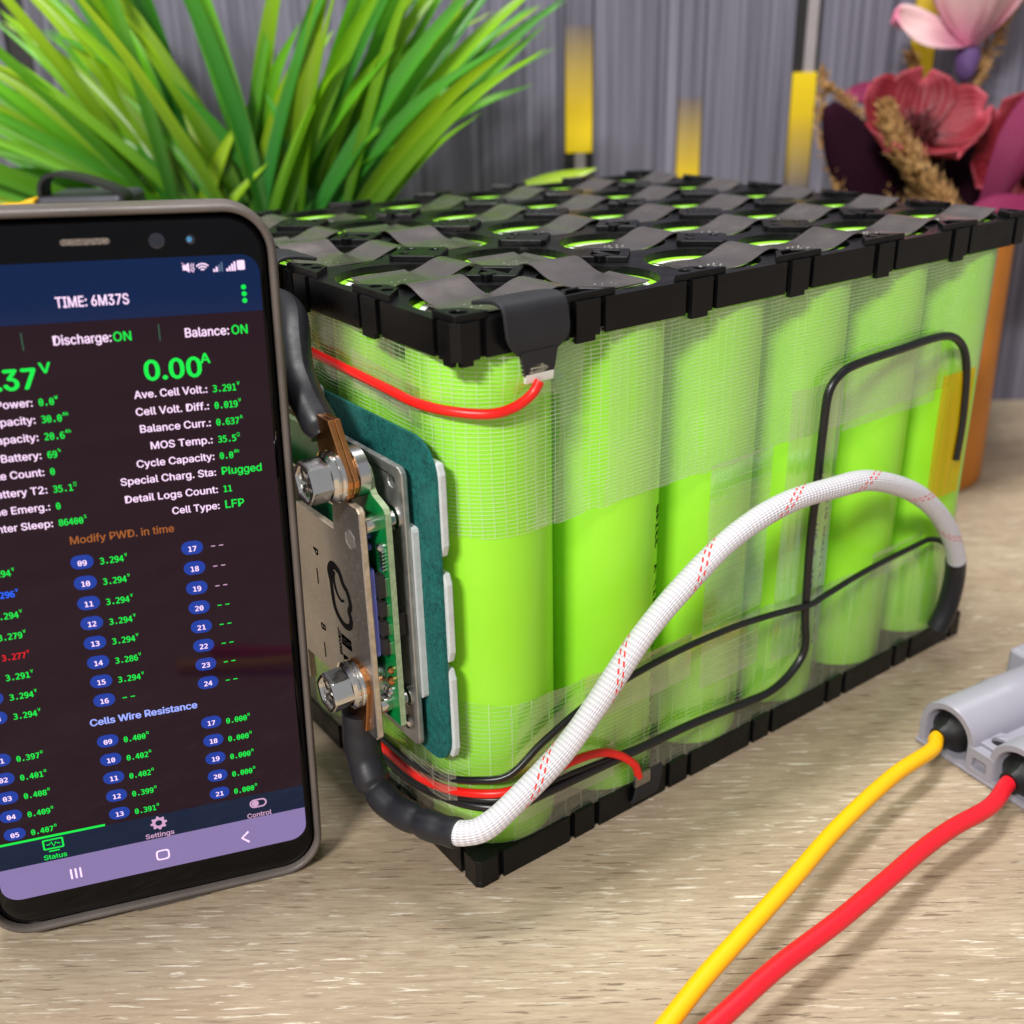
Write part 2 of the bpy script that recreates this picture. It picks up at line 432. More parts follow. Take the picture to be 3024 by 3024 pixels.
class MB:
    def __init__(self):
        self.v, self.f, self.uv, self.mi = [], [], {}, {}

    def add(self, o, mat=None):
        n = len(self.v)
        self.v += [(mat @ Vector(p) if mat else Vector(p)) for p in o.v]
        for k, uv in o.uv.items(): self.uv[k + n] = uv
        nf = len(self.f)
        for k, m in o.mi.items(): self.mi[k + nf] = m
        self.f += [tuple(i + n for i in f) for f in o.f]
        return self

    def face(self, pts, uvs=None, mi=0):
        n = len(self.v)
        self.v += [Vector(p) for p in pts]
        if uvs:
            for k, u in enumerate(uvs): self.uv[n + k] = u
        if mi: self.mi[len(self.f)] = mi
        self.f.append(tuple(range(n, n + len(pts))))
        return self

    def box(self, lo, hi, ch=0.0):
        if ch <= 0:
            x0, y0, z0 = lo; x1, y1, z1 = hi
            n = len(self.v)
            self.v += [Vector(p) for p in ((x0, y0, z0), (x1, y0, z0), (x1, y1, z0), (x0, y1, z0), (x0, y0, z1), (x1, y0, z1), (x1, y1, z1), (x0, y1, z1))]
            self.f += [tuple(i + n for i in q) for q in ((3, 2, 1, 0), (4, 5, 6, 7), (0, 1, 5, 4), (1, 2, 6, 5), (2, 3, 7, 6), (3, 0, 4, 7))]
        else:
            self.prism(rrect(lo[0], lo[1], hi[0], hi[1], ch, 2), lo[2], hi[2], ch)
        return self

    def rings(self, rings, close=True, cap0=True, cap1=True, uvs=None):
        n = len(self.v); k = len(rings[0])
        for r in rings: self.v += [Vector(p) for p in r]
        if uvs:
            for i, r in enumerate(uvs):
                for j, u in enumerate(r): self.uv[n + i * k + j] = u
        for i in range(len(rings) - 1):
            for j in range(k if close else k - 1):
                a = n + i * k + j; b = n + i * k + (j + 1) % k
                self.f.append((a, b, b + k, a + k))
        if cap0: self.f.append(tuple(n + j for j in reversed(range(k))))
        if cap1: self.f.append(tuple(n + (len(rings) - 1) * k + j for j in range(k)))
        return self

    def prism(self, outline, z0, z1, ch=0.0, cb=0.0):
        """outline is counter-clockwise in xy"""
        def ins(d):
            if d <= 0: return outline
            o = [Vector((p[0], p[1])) for p in outline]; res = []
            for i in range(len(o)):
                a, b, c = o[i - 1], o[i], o[(i + 1) % len(o)]
                e1 = (b - a).normalized(); e2 = (c - b).normalized()
                n1 = Vector((-e1.y, e1.x)); n2 = Vector((-e2.y, e2.x))
                m = (n1 + n2)
                m = m / max(0.3, m.length_squared / 2) if m.length > 1e-6 else n1
                res.append((b.x + m.x * d, b.y + m.y * d))
            return res
        R = []
        if cb > 0: R.append([(p[0], p[1], z0) for p in ins(cb)]); R.append([(p[0], p[1], z0 + cb) for p in outline])
        else: R.append([(p[0], p[1], z0) for p in outline])
        if ch > 0: R.append([(p[0], p[1], z1 - ch) for p in outline]); R.append([(p[0], p[1], z1) for p in ins(ch)])
        else: R.append([(p[0], p[1], z1) for p in outline])
        return self.rings(R)

    def plate(self, outline, holes, z0, z1):
        """prism with holes; outline and holes are lists of xy points"""
        loops = [[Vector((p[0], p[1], 0)) for p in outline]] + [[Vector((p[0], p[1], 0)) for p in h] for h in holes]
        flat = [p for l in loops for p in l]
        tris = tessellate_polygon(loops)
        n = len(self.v)
        self.v += [Vector((p.x, p.y, z1)) for p in flat] + [Vector((p.x, p.y, z0)) for p in flat]
        k = len(flat)
        for a, b, c in tris:
            ar = (flat[b] - flat[a]).cross(flat[c] - flat[a]).z
            if abs(ar) < 1e-9: continue
            if ar < 0: b, c = c, b
            self.f.append((n + a, n + b, n + c)); self.f.append((n + k + c, n + k + b, n + k + a))
        s = 0
        for li, l in enumerate(loops):
            m = len(l)
            A = sum(l[i].x * l[(i + 1) % m].y - l[(i + 1) % m].x * l[i].y for i in range(m))
            flip = (A < 0) != (li > 0)
            for i in range(m):
                a, b = n + s + i, n + s + (i + 1) % m
                q = (a + k, b + k, b, a)
                self.f.append(tuple(reversed(q)) if flip else q)
            s += m
        return self

    def lathe(self, prof, seg=32, cap0=True, cap1=True):
        R = [[(r * math.cos(2 * math.pi * j / seg), r * math.sin(2 * math.pi * j / seg), z) for j in range(seg)] for r, z in prof]
        return self.rings(R, True, cap0, cap1)

    def tube(self, path, r, seg=12, cap=True, squash=None):
        path = [Vector(p) for p in path]
        T = []
        for i in range(len(path)):
            a = path[max(0, i - 1)]; b = path[min(len(path) - 1, i + 1)]
            T.append((b - a).normalized())
        ref = Vector((0, 0, 1)) if abs(T[0].z) < 0.9 else Vector((1, 0, 0))
        nrm = (ref - T[0] * ref.dot(T[0])).normalized()
        R, U = [], []; L = 0
        for i, p in enumerate(path):
            if i:
                nrm = (nrm - T[i] * nrm.dot(T[i])).normalized()
                L += (p - path[i - 1]).length
            bn = T[i].cross(nrm)
            rr = r(i / (len(path) - 1)) if callable(r) else r
            ring, ru = [], []
            for j in range(seg + 1):
                a = 2 * math.pi * j / seg
                ring.append(p + (nrm * math.cos(a) + bn * math.sin(a)) * rr)
                ru.append((L, j / seg))
            R.append(ring); U.append(ru)
        self.rings(R, False, False, False, U)
        if cap:
            self.face(list(reversed(R[0][:-1]))); self.face(R[-1][:-1])
        return self

    def ribbon(self, path, wdir, width, thick, nrm=None):
        """flat band along path; width may be a function of 0..1"""
        path = [Vector(p) for p in path]; w = Vector(wdir).normalized()
        R = []
        for i, p in enumerate(path):
            a = path[max(0, i - 1)]; b = path[min(len(path) - 1, i + 1)]
            t = (b - a).normalized()
            n = w.cross(t).normalized()
            hw = (width(i / (len(path) - 1)) if callable(width) else width) / 2
            R.append([p - w * hw - n * thick / 2, p + w * hw - n * thick / 2, p + w * hw + n * thick / 2, p - w * hw + n * thick / 2])
        return self.rings(R)

    def sheet(self, grid, uvs):
        n = len(self.v); a = len(grid); b = len(grid[0])
        for i in range(a):
            for j in range(b):
                self.v.append(Vector(grid[i][j])); self.uv[n + i * b + j] = uvs[i][j]
        for i in range(a - 1):
            for j in range(b - 1):
                p = n + i * b + j
                self.f.append((p, p + 1, p + b + 1, p + b))
        return self

    def mesh(self, name, mats, base=(0, 0, 0), smooth=None):
        me = bpy.data.meshes.new(name)
        bx, by, bz = base
        me.from_pydata([((p[0] - bx) * S, (p[1] - by) * S, (p[2] - bz) * S) for p in self.v], [], self.f)
        for m in (mats if isinstance(mats, (list, tuple)) else [mats]): me.materials.append(m)
        for k, m in self.mi.items(): me.polygons[k].material_index = m
        if self.uv:
            l = me.uv_layers.new(name='UVMap')
            for lp in me.loops: l.data[lp.index].uv = self.uv.get(lp.vertex_index, (0, 0))
        me.validate(); me.update()
        if smooth is not None:
            me.polygons.foreach_set('use_smooth', [True] * len(me.polygons))
            me.set_sharp_from_angle(angle=math.radians(smooth))
        return me

    def build(self, name, mats, parent=None, base=None, smooth=None, loc=None):
        """a part is written in its thing's frame; a top-level mesh gets its origin at base"""
        b = base or (0, 0, 0)
        if parent is not None: b = base if base is not None else parent.get('_b', (0, 0, 0))
        me = self.mesh(name, mats, b, smooth)
        o = bpy.data.objects.new(name, me)
        scene.collection.objects.link(o)
        if parent is not None:
            o.parent = parent; o['_b'] = tuple(b)
            if loc: o.location = Vector(loc) * S
        else:
            o.location = Vector(b) * S; o['_b'] = tuple(b)
        return o


def rrect(x0, y0, x1, y1, r, seg=5):
    out = []
    for cx, cyy, a0 in ((x1 - r, y0 + r, -90), (x1 - r, y1 - r, 0), (x0 + r, y1 - r, 90), (x0 + r, y0 + r, 180)):
        for k in range(seg + 1):
            a = math.radians(a0 + 90 * k / seg)
            out.append((cx + r * math.cos(a), cyy + r * math.sin(a)))
    return out


def circle(cx, cyy, r, seg=24):
    return [(cx + r * math.cos(2 * math.pi * k / seg), cyy + r * math.sin(2 * math.pi * k / seg)) for k in range(seg)]


def thing(name, label, cat, base, group=None, rot=None):
    o = bpy.data.objects.new(name, None)
    scene.collection.objects.link(o)
    o.empty_display_size = 0.01
    if rot is not None:
        m = rot.to_4x4(); m.translation = Vector(base) * S
        o.matrix_world = m
        o['_b'] = (0.0, 0.0, 0.0)
    else:
        o.location = Vector(base) * S
        o['_b'] = tuple(float(x) for x in base)
    tag(o, label, cat, group)
    return o


def tag(o, label, cat, group=None):
    o['label'] = label; o['category'] = cat
    if group: o['group'] = group
    return o


def struct(o):
    o['kind'] = 'structure'
    return o


def bevel(o, w, seg=2, ang=40):
    m = o.modifiers.new('bevel', 'BEVEL')
    m.width = w * S; m.segments = seg; m.limit_method = 'ANGLE'; m.angle_limit = math.radians(ang)
    return o


FONTS = {}


def font(mono):
    if mono not in FONTS:
        f = None
        if True:
            try:
                f = bpy.data.fonts.load(bpy.utils.system_resource('DATAFILES') + '/fonts/' + ('DejaVuSansMono.woff2' if mono else 'Inter.woff2'))
            except Exception:
                f = None
        FONTS[mono] = f
    return FONTS[mono]


def text_mb(body, size, align='LEFT', mono=False, bold=0.0, sx=1.0, fit=None, res=3):
    cu = bpy.data.curves.new('lettering', 'FONT')
    cu.body = body; cu.size = size; cu.align_x = align; cu.resolution_u = res; cu.offset = bold * size
    cu.fill_mode = 'FRONT'
    if font(mono): cu.font = font(mono)
    ob = bpy.data.objects.new('lettering', cu)
    scene.collection.objects.link(ob)
    dg = bpy.context.evaluated_depsgraph_get()
    ev = ob.evaluated_get(dg)
    me = ev.to_mesh()
    mb = MB()
    vs_ = [v.co.copy() for v in me.vertices]
    if fit and vs_:
        x0 = min(v.x for v in vs_); x1 = max(v.x for v in vs_)
        sx = fit / (x1 - x0)
    mb.v = [Vector((v.x * sx, v.y, 0)) for v in vs_]
    mb.f = [tuple(p.vertices) for p in me.polygons]
    ev.to_mesh_clear()
    bpy.data.objects.remove(ob); bpy.data.curves.remove(cu)
    return mb


random.seed(7)

# ---------------------------------------------------------------- table and back wall
b = MB()
b.box((-900, -900, -25), (1500, 1500, 0))
struct(b.build('table', M['table']))

WP = Vector((471.5, 140.8, 0)); WD = Vector((0.809, -0.588, 0)); WN = Vector((0.588, 0.809, 0))


def wall_box(t0, t1, z0, z1, d0, d1, uvs=None):
    """a slab of the back wall: t along it, d towards the room"""
    m = MB()
    P = lambda t, d, z: WP + WD * t - WN * d + Vector((0, 0, z))
    n = [(t0, d1), (t1, d1), (t1, d0), (t0, d0)]
    m.rings([[P(t, d, z0) for t, d in n], [P(t, d, z1) for t, d in n]], uvs=[[(0, uvs[0])] * 4, [(0, uvs[1])] * 4] if uvs else None)
    return m


wall = struct(wall_box(-900, 500, 0, 620, -12, 0).build('back_wall', M['groove']))
edges = [-900, -720, -640, -592, -546, -533, -495, -480.5, -408, -334.5, -304, -258, -243, -198.5, -185.3, -139.5, -126, -79.5, -66.5, -8, 58, 70, 140, 230, 330, 500]
strips = {(-495, -480.5): (196, 420, 1.0, 0.0), (-258, -243): (143.8, 206, 0.0, 1.0), (-198.5, -185.3): (110, 170, 0.0, 1.0),
          (-139.5, -126): (122, 181, 1.0, 0.0), (-79.5, -66.5): (150, 290, 0.0, 1.0), (58, 70): (40, 160, 0.0, 1.0), (-546, -533): None}
for a, c in zip(edges[:-1], edges[1:]):
    key = (a, c)
    if key in strips:
        st = strips[key]
        if st is None: continue
        z0, z1, u0, u1 = st
        wall_box(a + .5, c - .5, z0, z1, 0, 2.6, (u0, u1)).build('yellow_strip', M['yellow_print'], wall)
        if u0 < u1:      # yellow at its foot, grey above: the grey plank goes on upwards
            wall_box(a + .5, c - .5, z1, 620, 0, 2.6).build('panel', M['wall'], wall)
            wall_box(a + 5.5, c - 4.0, 0, z0, 0, 1.6).build('pale_line', M['pale_line'], wall)
        elif key == (-139.5, -126):
            wall_box(a + .5, c - .5, 0, z0, 0, 2.6).build('panel', M['wall'], wall)
            wall_box(a + 6.0, c - 2.0, z1, 620, 0, 1.6).build('pale_line', M['pale_line'], wall)
        else:
            wall_box(a + .5, c - .5, 0, z0, 0, 2.6).build('panel', M['wall'], wall)
    else:
        wall_box(a + .3, c - .3, 0, 620, 0, 3 + random.uniform(-.3, .4)).build('panel', M['wall'], wall)

# ---------------------------------------------------------------- battery pack
PITCH, NX, NY, HT = 35.0, 6, 5, 146.0
pack = thing('battery_pack', 'lime green battery pack of thirty upright cells between black holders', 'battery pack', (105, 87, 0))


def outline(slot_d, rib, corner):
    """rectangle with a slotted rib at each cell boundary"""
    out = []
    X, Y = NX * PITCH, NY * PITCH
    sides = [((0, 0), (1, 0), NX, X), ((X, 0), (0, 1), NY, Y), ((X, Y), (-1, 0), NX, X), ((0, Y), (0, -1), NY, Y)]
    for (ox, oy), (dx, dy), n, ln in sides:
        nx_, ny_ = dy, -dx                               # outward
        pts = [(corner, 0), (6.2, 0), (6.2, -slot_d), (8.0, -slot_d), (8.0, 0)]
        for k in range(1, n):
            c = k * PITCH
            pts += [(c - 5.2, 0), (c - 5.2, -slot_d), (c - 3.4, -slot_d), (c - 3.4, rib), (c + 3.4, rib), (c + 3.4, -slot_d), (c + 5.2, -slot_d), (c + 5.2, 0)]
        pts += [(ln - 8.0, 0), (ln - 8.0, -slot_d), (ln - 6.2, -slot_d), (ln - 6.2, 0), (ln - corner, 0)]
        for s, d in pts:
            out.append((ox + dx * s + nx_ * d, oy + dy * s + ny_ * d))
    return out


def centre(i, j): return (17.5 + PITCH * i, 17.5 + PITCH * j)


cells_xy = [centre(i, j) for j in range(NY) for i in range(NX)]
b = MB()
b.plate(outline(1.3, 0.25, 1.6), [circle(x, y, 16.6, 28) for x, y in cells_xy], 138.0, 144.1)
b.plate(outline(1.3, 0.25, 1.6), [circle(x, y, 14.9, 40) for x, y in cells_xy], 144.1, HT)
for k in range(1, NX):                                   # feet of the ribs hang a little lower
    for y0 in (-0.25, NY * PITCH - 1.2): b.box((k * PITCH - 3.4, y0, 136.8), (k * PITCH + 2.0, y0 + 1.45, 138.0))
for k in range(1, NY):
    for x0 in (-0.25, NX * PITCH - 1.2): b.box((x0, k * PITCH - 2.0, 136.8), (x0 + 1.45, k * PITCH + 3.4, 138.0))
b.box((1.6, 0.0, 136.9), (4.6, 1.4, 138)); b.box((0.0, 1.6, 136.9), (1.4, 4.6, 138))
top_holder = b.build('top_holder', M['holder'], pack)
bevel(top_holder, 0.25, 1)

b = MB()
b.plate(outline(1.3, 0.0, 1.2), [circle(x, y, 16.6, 28) for x, y in cells_xy], 1.6, 8.2)
b.plate(outline(1.3, 0.0, 1.2), [circle(x, y, 14.7, 28) for x, y in cells_xy], 0.0, 1.6)
bevel(b.build('bottom_holder', M['holder'], pack), 0.25, 1)

# raised pads of the holders
for i in range(NX + 1):
    for j in range(NY + 1):
        x, y = i * PITCH, j * PITCH
        inner_ij = 0 < i < NX and 0 < j < NY
        m = MB()
        if inner_ij:
            if (i == 1 and j in (1, 3)) or (i + 2 * j) % 3 == 1:     # open frame
                o = [(x - 8.6, y), (x, y - 8.6), (x + 8.6, y), (x, y + 8.6)]
                h = [(x - 5.2, y), (x, y - 5.2), (x + 5.2, y), (x, y + 5.2)]
                m.plate(o, [h], HT - 0.1, 147.5)
                m.box((x - 1.0, y - 5.0, HT - 0.1), (x + 1.0, y + 5.0, 147.2))
                m.box((x - 6.0, y - 4.6, HT - .1), (x - 2.6, y - 1.4, 147.8))
            else:
                o = [(x - 8.8, y - .8), (x - .8, y - 8.8), (x + .8, y - 8.8), (x + 8.8, y - .8), (x + 8.8, y + .8), (x + .8, y + 8.8), (x - .8, y + 8.8), (x - 8.8, y + .8)]
                m.plate(o, [circle(x + 4.6 * dx, y + 4.6 * dy, 1.35, 12) for dx, dy in ((-1, 0), (0, 1), (1, 0))], HT - 0.1, 147.5)
        elif (i in (0, NX)) != (j in (0, NY)):
            if j == 0: o = [(x - 8.6, .7), (x + 8.6, .7), (x + 2.4, 6.6), (x - 2.4, 6.6)]
            elif j == NY: o = [(x + 8.6, y - .7), (x - 8.6, y - .7), (x - 2.4, y - 6.6), (x + 2.4, y - 6.6)]
            elif i == 0: o = [(.7, y + 8.6), (.7, y - 8.6), (6.6, y - 2.4), (6.6, y + 2.4)]
            else: o = [(x - .7, y - 8.6), (x - .7, y + 8.6), (x - 6.6, y + 2.4), (x - 6.6, y - 2.4)]
            cx = x if j in (0, NY) else (3.6 if i == 0 else x - 3.6)
            cyy = y if i in (0, NX) else (3.6 if j == 0 else y - 3.6)
            if j in (0, NY): hs = [circle(cx - 2.6, cyy, 1.5, 14), circle(cx + 2.6, cyy, 1.5, 14)]
            else: hs = [circle(cx, cyy - 2.6, 1.5, 14), circle(cx, cyy + 2.6, 1.5, 14)]
            if j == 0 and i in (1, 3, 5):
                hs = [[(x - 5.4, 1.7), (x + 5.4, 1.7), (x + 1.8, 5.4), (x - 1.8, 5.4)]]
            m.plate(o, hs, HT - 0.1, 147.6)
        else:
            sx = 1 if i == 0 else -1; sy = 1 if j == 0 else -1
            o = [(x + sx * .8, y + sy * .8), (x + sx * 9.4, y + sy * .8), (x + sx * 6.6, y + sy * 6.6), (x + sx * .8, y + sy * 9.4)]
            if sx * sy < 0: o = o[::-1]
            m.plate(o, [circle(x + sx * 3.6, y + sy * 3.6, 1.9, 16)], HT - 0.1, 147.6)
        bevel(m.build('holder_pad', M['holder'], top_holder), 0.2, 1)

# thirty cells
sleeve = MB().lathe([(12.6, 2.0), (16.0, 2.0), (16.4, 2.6), (16.4, 143.0), (16.15, 143.7), (15.5, 144.0), (13.2, 144.0), (12.9, 143.6)], 56, True, False).mesh('cell', M['lime'], smooth=50)
ringm = MB().lathe([(12.95, 143.1), (12.95, 143.7), (11.4, 143.7), (11.2, 143.1)], 40, False, False).mesh('insulator_ring', M['white_ring'], smooth=40)
capm = MB().lathe([(11.5, 143.0), (11.5, 143.5), (11.0, 143.85), (0.01, 143.85)], 32, False, False).mesh('terminal_cap', M['cap_steel'], smooth=40)
cell_objs = {}
for j in range(NY):
    for i in range(NX):
        x, y = centre(i, j)
        c = bpy.data.objects.new('cell', sleeve); scene.collection.objects.link(c)
        c.parent = pack; c.location = Vector((x - 105, y - 87, 0)) * S
        c.rotation_euler = (0, 0, random.uniform(0, 6.28))
        cell_objs[i, j] = c
        for nm, me in (('insulator_ring', ringm), ('terminal_cap', capm)):
            o = bpy.data.objects.new(nm, me); scene.collection.objects.link(o); o.parent = c

# print on the sleeves, reading upwards, wrapped round the cell
def cell_print(i, j, body, size, ang0, z0):
    c = cell_objs[i, j]
    c.rotation_euler = (0, 0, 0)
    mb0 = text_mb(body, size, mono=True, res=2)
    mb = MB()
    for dx, dy in ((-.12, 0), (.12, 0), (0, .12), (0, -.12)): mb.add(mb0, Matrix.Translation((dx, dy, 0)))
    out = MB()
    for v in mb.v:
        a = math.radians(ang0) + v.y / 16.45 * 1.0
        out.v.append(Vector((16.46 * math.cos(a), 16.46 * math.sin(a), z0 + v.x)))
    out.f = [tuple(reversed(f)) for f in mb.f]
    o = out.build('sleeve_print', M['ink'], c)
cell_print(3, 0, '33140 15Ah 3.2V  15AH', 6.4, -96, 26)
cell_print(3, 0, 'LFP 33140-3.2V15AH 0117 A', 5.2, -70, 24)
cell_print(1, 0, 'LFP 33140-3.2V15AH 0117 A  33140', 5.6, -59, 12)
cell_print(0, 3, '33140 15Ah 3.2V', 6.4, 200, 30)

# nickel strips
def wave(d):                                            # height over the distance to the nearest cell wall
    return 144.3 + 3.1 * math.exp(-(d / 6.3) ** 2)


def dwall(v): return abs(v - PITCH * round(v / PITCH))


def welds(px, py, n=6, zz=0.0):
    m = MB()
    for k in range(n):
        a = random.uniform(0, 6.28)
        qx = px + (k % 3 - 1) * 2.3 + random.uniform(-.5, .5); qy = py + (k // 3 - .5) * 3.0 + random.uniform(-.5, .5)
        s = random.uniform(.55, .85)
        m.add(MB().lathe([(.62 * s, 0), (.56 * s, .26), (.30 * s, .34), (.22 * s, .22), (.01, .2)], 8, False, False), Matrix.Translation((qx, qy, 144.42 + zz)))
    return m


def xstrip(j, x0, x1, wd=14.8, up=0.0, ends=None):
    y = 17.5 + PITCH * j
    n = int((x1 - x0) / 1.6)
    path = [(x0 + (x1 - x0) * k / n, y + random.uniform(-.05, .05), wave(dwall(x0 + (x1 - x0) * k / n)) + up) for k in range(n + 1)]
    o = MB().ribbon(path, (0, 1, 0), wd, .22).build('nickel_strip', M['nickel'], pack, smooth=30)
    for i in range(NX):
        cx = 17.5 + PITCH * i
        if x0 < cx < x1: welds(cx - random.uniform(-1, 2), y + random.uniform(-3, 1), 6, up).build('weld_spots', M['weld'], o, smooth=30)
    return o


def ystrip(i, y0, y1, wd=15.5, up=0.3):
    x = 17.5 + PITCH * i
    n = int((y1 - y0) / 1.6)
    path = [(x, y0 + (y1 - y0) * k / n, wave(dwall(y0 + (y1 - y0) * k / n)) + up) for k in range(n + 1)]
    return MB().ribbon(path, (1, 0, 0), wd, .22).build('nickel_strip', M['nickel'], pack, smooth=30)


for j in range(NY):
    xstrip(j, 77.0, 208.6)
    xstrip(j, 7.6 if j else 8.2, 62.5)
ystrip(0, 8.2, 61.5); ystrip(1, 9.0, 62.0); ystrip(0, 78.5, 131.5); ystrip(1, 78.5, 131.5)

# black heat-shrink tabs folded over the rim
tb = catmull([(19, 9.5, 147.4), (19, 3.0, 148.6), (19.0, -0.3, 148.5), (19.2, -1.7, 147.3), (19.4, -2.2, 144), (19.6, -2.3, 140.4), (19.6, -1.6, 137.4)], 6)
o = MB().ribbon(tb, (1, 0, 0), lambda t: 16.8 if t < .74 else 16.8 - 6.8 * ((t - .74) / .26) ** 1.8, 1.0).build('insulating_tab', M['tab'], pack, smooth=50)
bevel(o, .35, 2, 30)
MB().ribbon(catmull([(19.8, -1.95, 138.2), (20, -1.6, 135.2), (20.2, -1.2, 132.6)], 4), (1, 0, 0), lambda t: 9.6 - 2 * t, 1.2).build('tab_end', M['tab'], o, smooth=50)
MB().ribbon(catmull([(20.2, -1.5, 133.0), (20.3, -1.3, 132.0), (20.4, -1.0, 131.0)], 3), (1, 0, 0), 7.5, .8).build('white_solder_pad', M['white_ring'], o, smooth=50)
tb = catmull([(9.5, 87, 147.4), (3.0, 87, 148.6), (-.3, 87, 148.5), (-1.7, 87, 147.3), (-2.2, 87, 143), (-2.3, 87, 138.5), (-1.6, 87, 134)], 6)
bevel(MB().ribbon(tb, (0, 1, 0), 16.6, 1.0).build('insulating_tab', M['tab'], pack, smooth=50), .35, 2, 30)

tb = catmull([(56, 2.0, -.0), (56, -.9, 3.0), (56.4, -1.9, 8), (56.6, -2.0, 12.6)], 5)
bevel(MB().ribbon(tb[4:], (1, 0, 0), 9.5, .9).build('insulating_tab', M['tab'], pack, smooth=50), .3, 2, 30)
MB().ribbon([(53.4, -2.5, 9.4), (53.4, -2.5, 11.4), (53.4, -2.4, 13.2)], (1, 0, 0), 5.5, .8).build('tab_end', M['nickel'], pack)

# ---------------------------------------------------------------- tape round the pack
R0 = 16.62


def wrap_path(y_start, x_end, sag=0.7, step=1.6, tail=0.0):
    """plan of a tape that starts on the left face, turns the near corner and runs along the right face"""
    pts = []
    y = y_start
    lim = 17.5 - R0
    while y > 17.5:
        d = dwall(y)
        pts.append((lim + sag * math.exp(-(d / 5) ** 2), y)); y -= step
    k = 14
    for q in range(k + 1):
        a = math.pi + math.pi / 2 * q / k
        pts.append((17.5 + R0 * math.cos(a), 17.5 + R0 * math.sin(a)))
    x = 17.5 + step
    while x < min(x_end, 192.5):
        d = dwall(x)
        pts.append((x, lim + sag * math.exp(-(d / 5) ** 2))); x += step
    if x_end > 192.5:
        for q in range(k + 1):
            a = -math.pi / 2 + math.radians(min(90, (x_end - 192.5) * 5)) * q / k
            pts.append((192.5 + R0 * math.cos(a), 17.5 + R0 * math.sin(a)))
    return pts


def tape_sheet(name, path, zlo, zhi, rows, mat, off=0.0, label=None, rough=0.0):
    L = 0; grid = []; uvs = []
    for i, (x, y) in enumerate(path):
        if i: L += math.hypot(x - path[i - 1][0], y - path[i - 1][1])
        a = path[max(0, i - 1)]; c = path[min(len(path) - 1, i + 1)]
        tx, ty = c[0] - a[0], c[1] - a[1]; ln = math.hypot(tx, ty) or 1
        nx_, ny_ = ty / ln, -tx / ln
        g, u = [], []
        lo = zlo(L, x, y) if callable(zlo) else zlo
        hi = zhi(L, x, y) if callable(zhi) else zhi
        for r in range(rows + 1):
            z = lo + (hi - lo) * r / rows
            w = noise.noise((x * .16, y * .16, z * .05)) * .22 + off
            bul = 2.9 * math.exp(-((x - 20) / 8.5) ** 2) * max(0, min(1, (z - 128) / 5)) if y < 8 and name != 'cross_tape' else 0
            g.append((x + nx_ * (w + bul), y + ny_ * (w + bul), z)); u.append((L, z))
        grid.append(g); uvs.append(u)
    o = MB().sheet(grid, uvs).build(name, mat, pack, smooth=60)
    if label: o['label'] = label
    return o


nz1 = lambda L: noise.noise((L * .21, 3.1, 0)) * .5 + noise.noise((L * .06, 7.7, 0)) * .8
tape_sheet('filament_tape', wrap_path(150, 200),
           lambda L, x, y: 95.2 + nz1(L) * .8 + (.018 * max(0, x - 60) if y < 5 else 0),
           lambda L, x, y: 137.6 + (1.8 * math.exp(-((x - 44) / 12) ** 2) if y < 3 else 0) + nz1(L * 1.7) * .25, 22, M['tape'], .25, 'upper band of woven glass filament tape')
tape_sheet('filament_tape', wrap_path(150, 203),
           lambda L, x, y: 7.6 + abs(nz1(L)) * .5,
           lambda L, x, y: (50.8 + nz1(L) * 1.0 - .045 * x) if y < 3 else 51.0 + nz1(L) * .5 - (max(0, y - 17) * .9 if y < 40 else 20.7), 20, M['tape_thin'], .3, 'lower band of thin glass filament tape')

# two tapes down the right face and short pieces that hold the wires
def face_tape(name, x0, x1, z0, z1, mat, off, tilt=0.0, label=None, sag=.8, swap=True):
    n = max(6, int(x1 - x0)); rows = max(4, int((z1 - z0) / 4))
    grid, uvs = [], []
    for i in range(n + 1):
        g, u = [], []
        for r in range(rows + 1):
            z = z0 + (z1 - z0) * r / rows
            x = x0 + (x1 - x0) * i / n + tilt * (z - z0)
            y = 17.5 - R0 + sag * math.exp(-(dwall(x) / 5) ** 2) - off + noise.noise((x * .2, 5.5, z * .06)) * .25
            g.append((x, y, z)); u.append((z, x) if swap else (x, z))
        grid.append(g); uvs.append(u)
    o = MB().sheet(grid, uvs).build(name, mat, pack, smooth=60)
    if label: o['label'] = label
    return o


face_tape('cross_tape', 77, 101, 29, 97, M['tape'], .6, .0, 'upright filament tape beside the printed cell')
face_tape('cross_tape', 106, 127, 27, 111, M['tape_clear'], 1.7, .0, 'clear upright tape over the black sensor wire')
face_tape('clear_tape', 128, 172, 95, 117.5, M['tape_clear'], 1.6, .0, None, .2, False)
face_tape('clear_tape', 150, 176, 41, 50, M['tape_clear'], 1.9, .0, None, .2, False)
face_tape('clear_tape', 34, 72, 36, 50, M['tape_clear'], 1.9, .0, None, .2, False)
face_tape('clear_tape', 12, 44, 16, 27, M['tape_clear'], 2.2, .0, None, .2, False)
face_tape('amber_tape', 173.6, 190.4, 61, 102.5, M['kapton'], 2.6, .0, 'amber heat-proof tape over the sensor tip', .1, False)

def side_tape(y0, y1, za, zb, h, mat, off):
    grid, uvs = [], []
    n = 14; rows = 6
    for i in range(n + 1):
        y = y0 + (y1 - y0) * i / n
        zc = za + (zb - za) * i / n
        g = [(17.5 - R0 - off + (.0 if y > 17.5 else 16.6 - math.sqrt(max(0, 16.6 ** 2 - (17.5 - y) ** 2))), y, zc + h * (r / rows - .5)) for r in range(rows + 1)]
        grid.append(g); uvs.append([(y, p[2]) for p in g])
    return MB().sheet(grid, uvs).build('clear_tape', mat, pack, smooth=60)


side_tape(44, 14, 128, 125.2, 9.5, M['tape_clear'], 1.7)
side_tape(33, 9, 20.5, 25.5, 12, M['tape_thin'], 2.6)

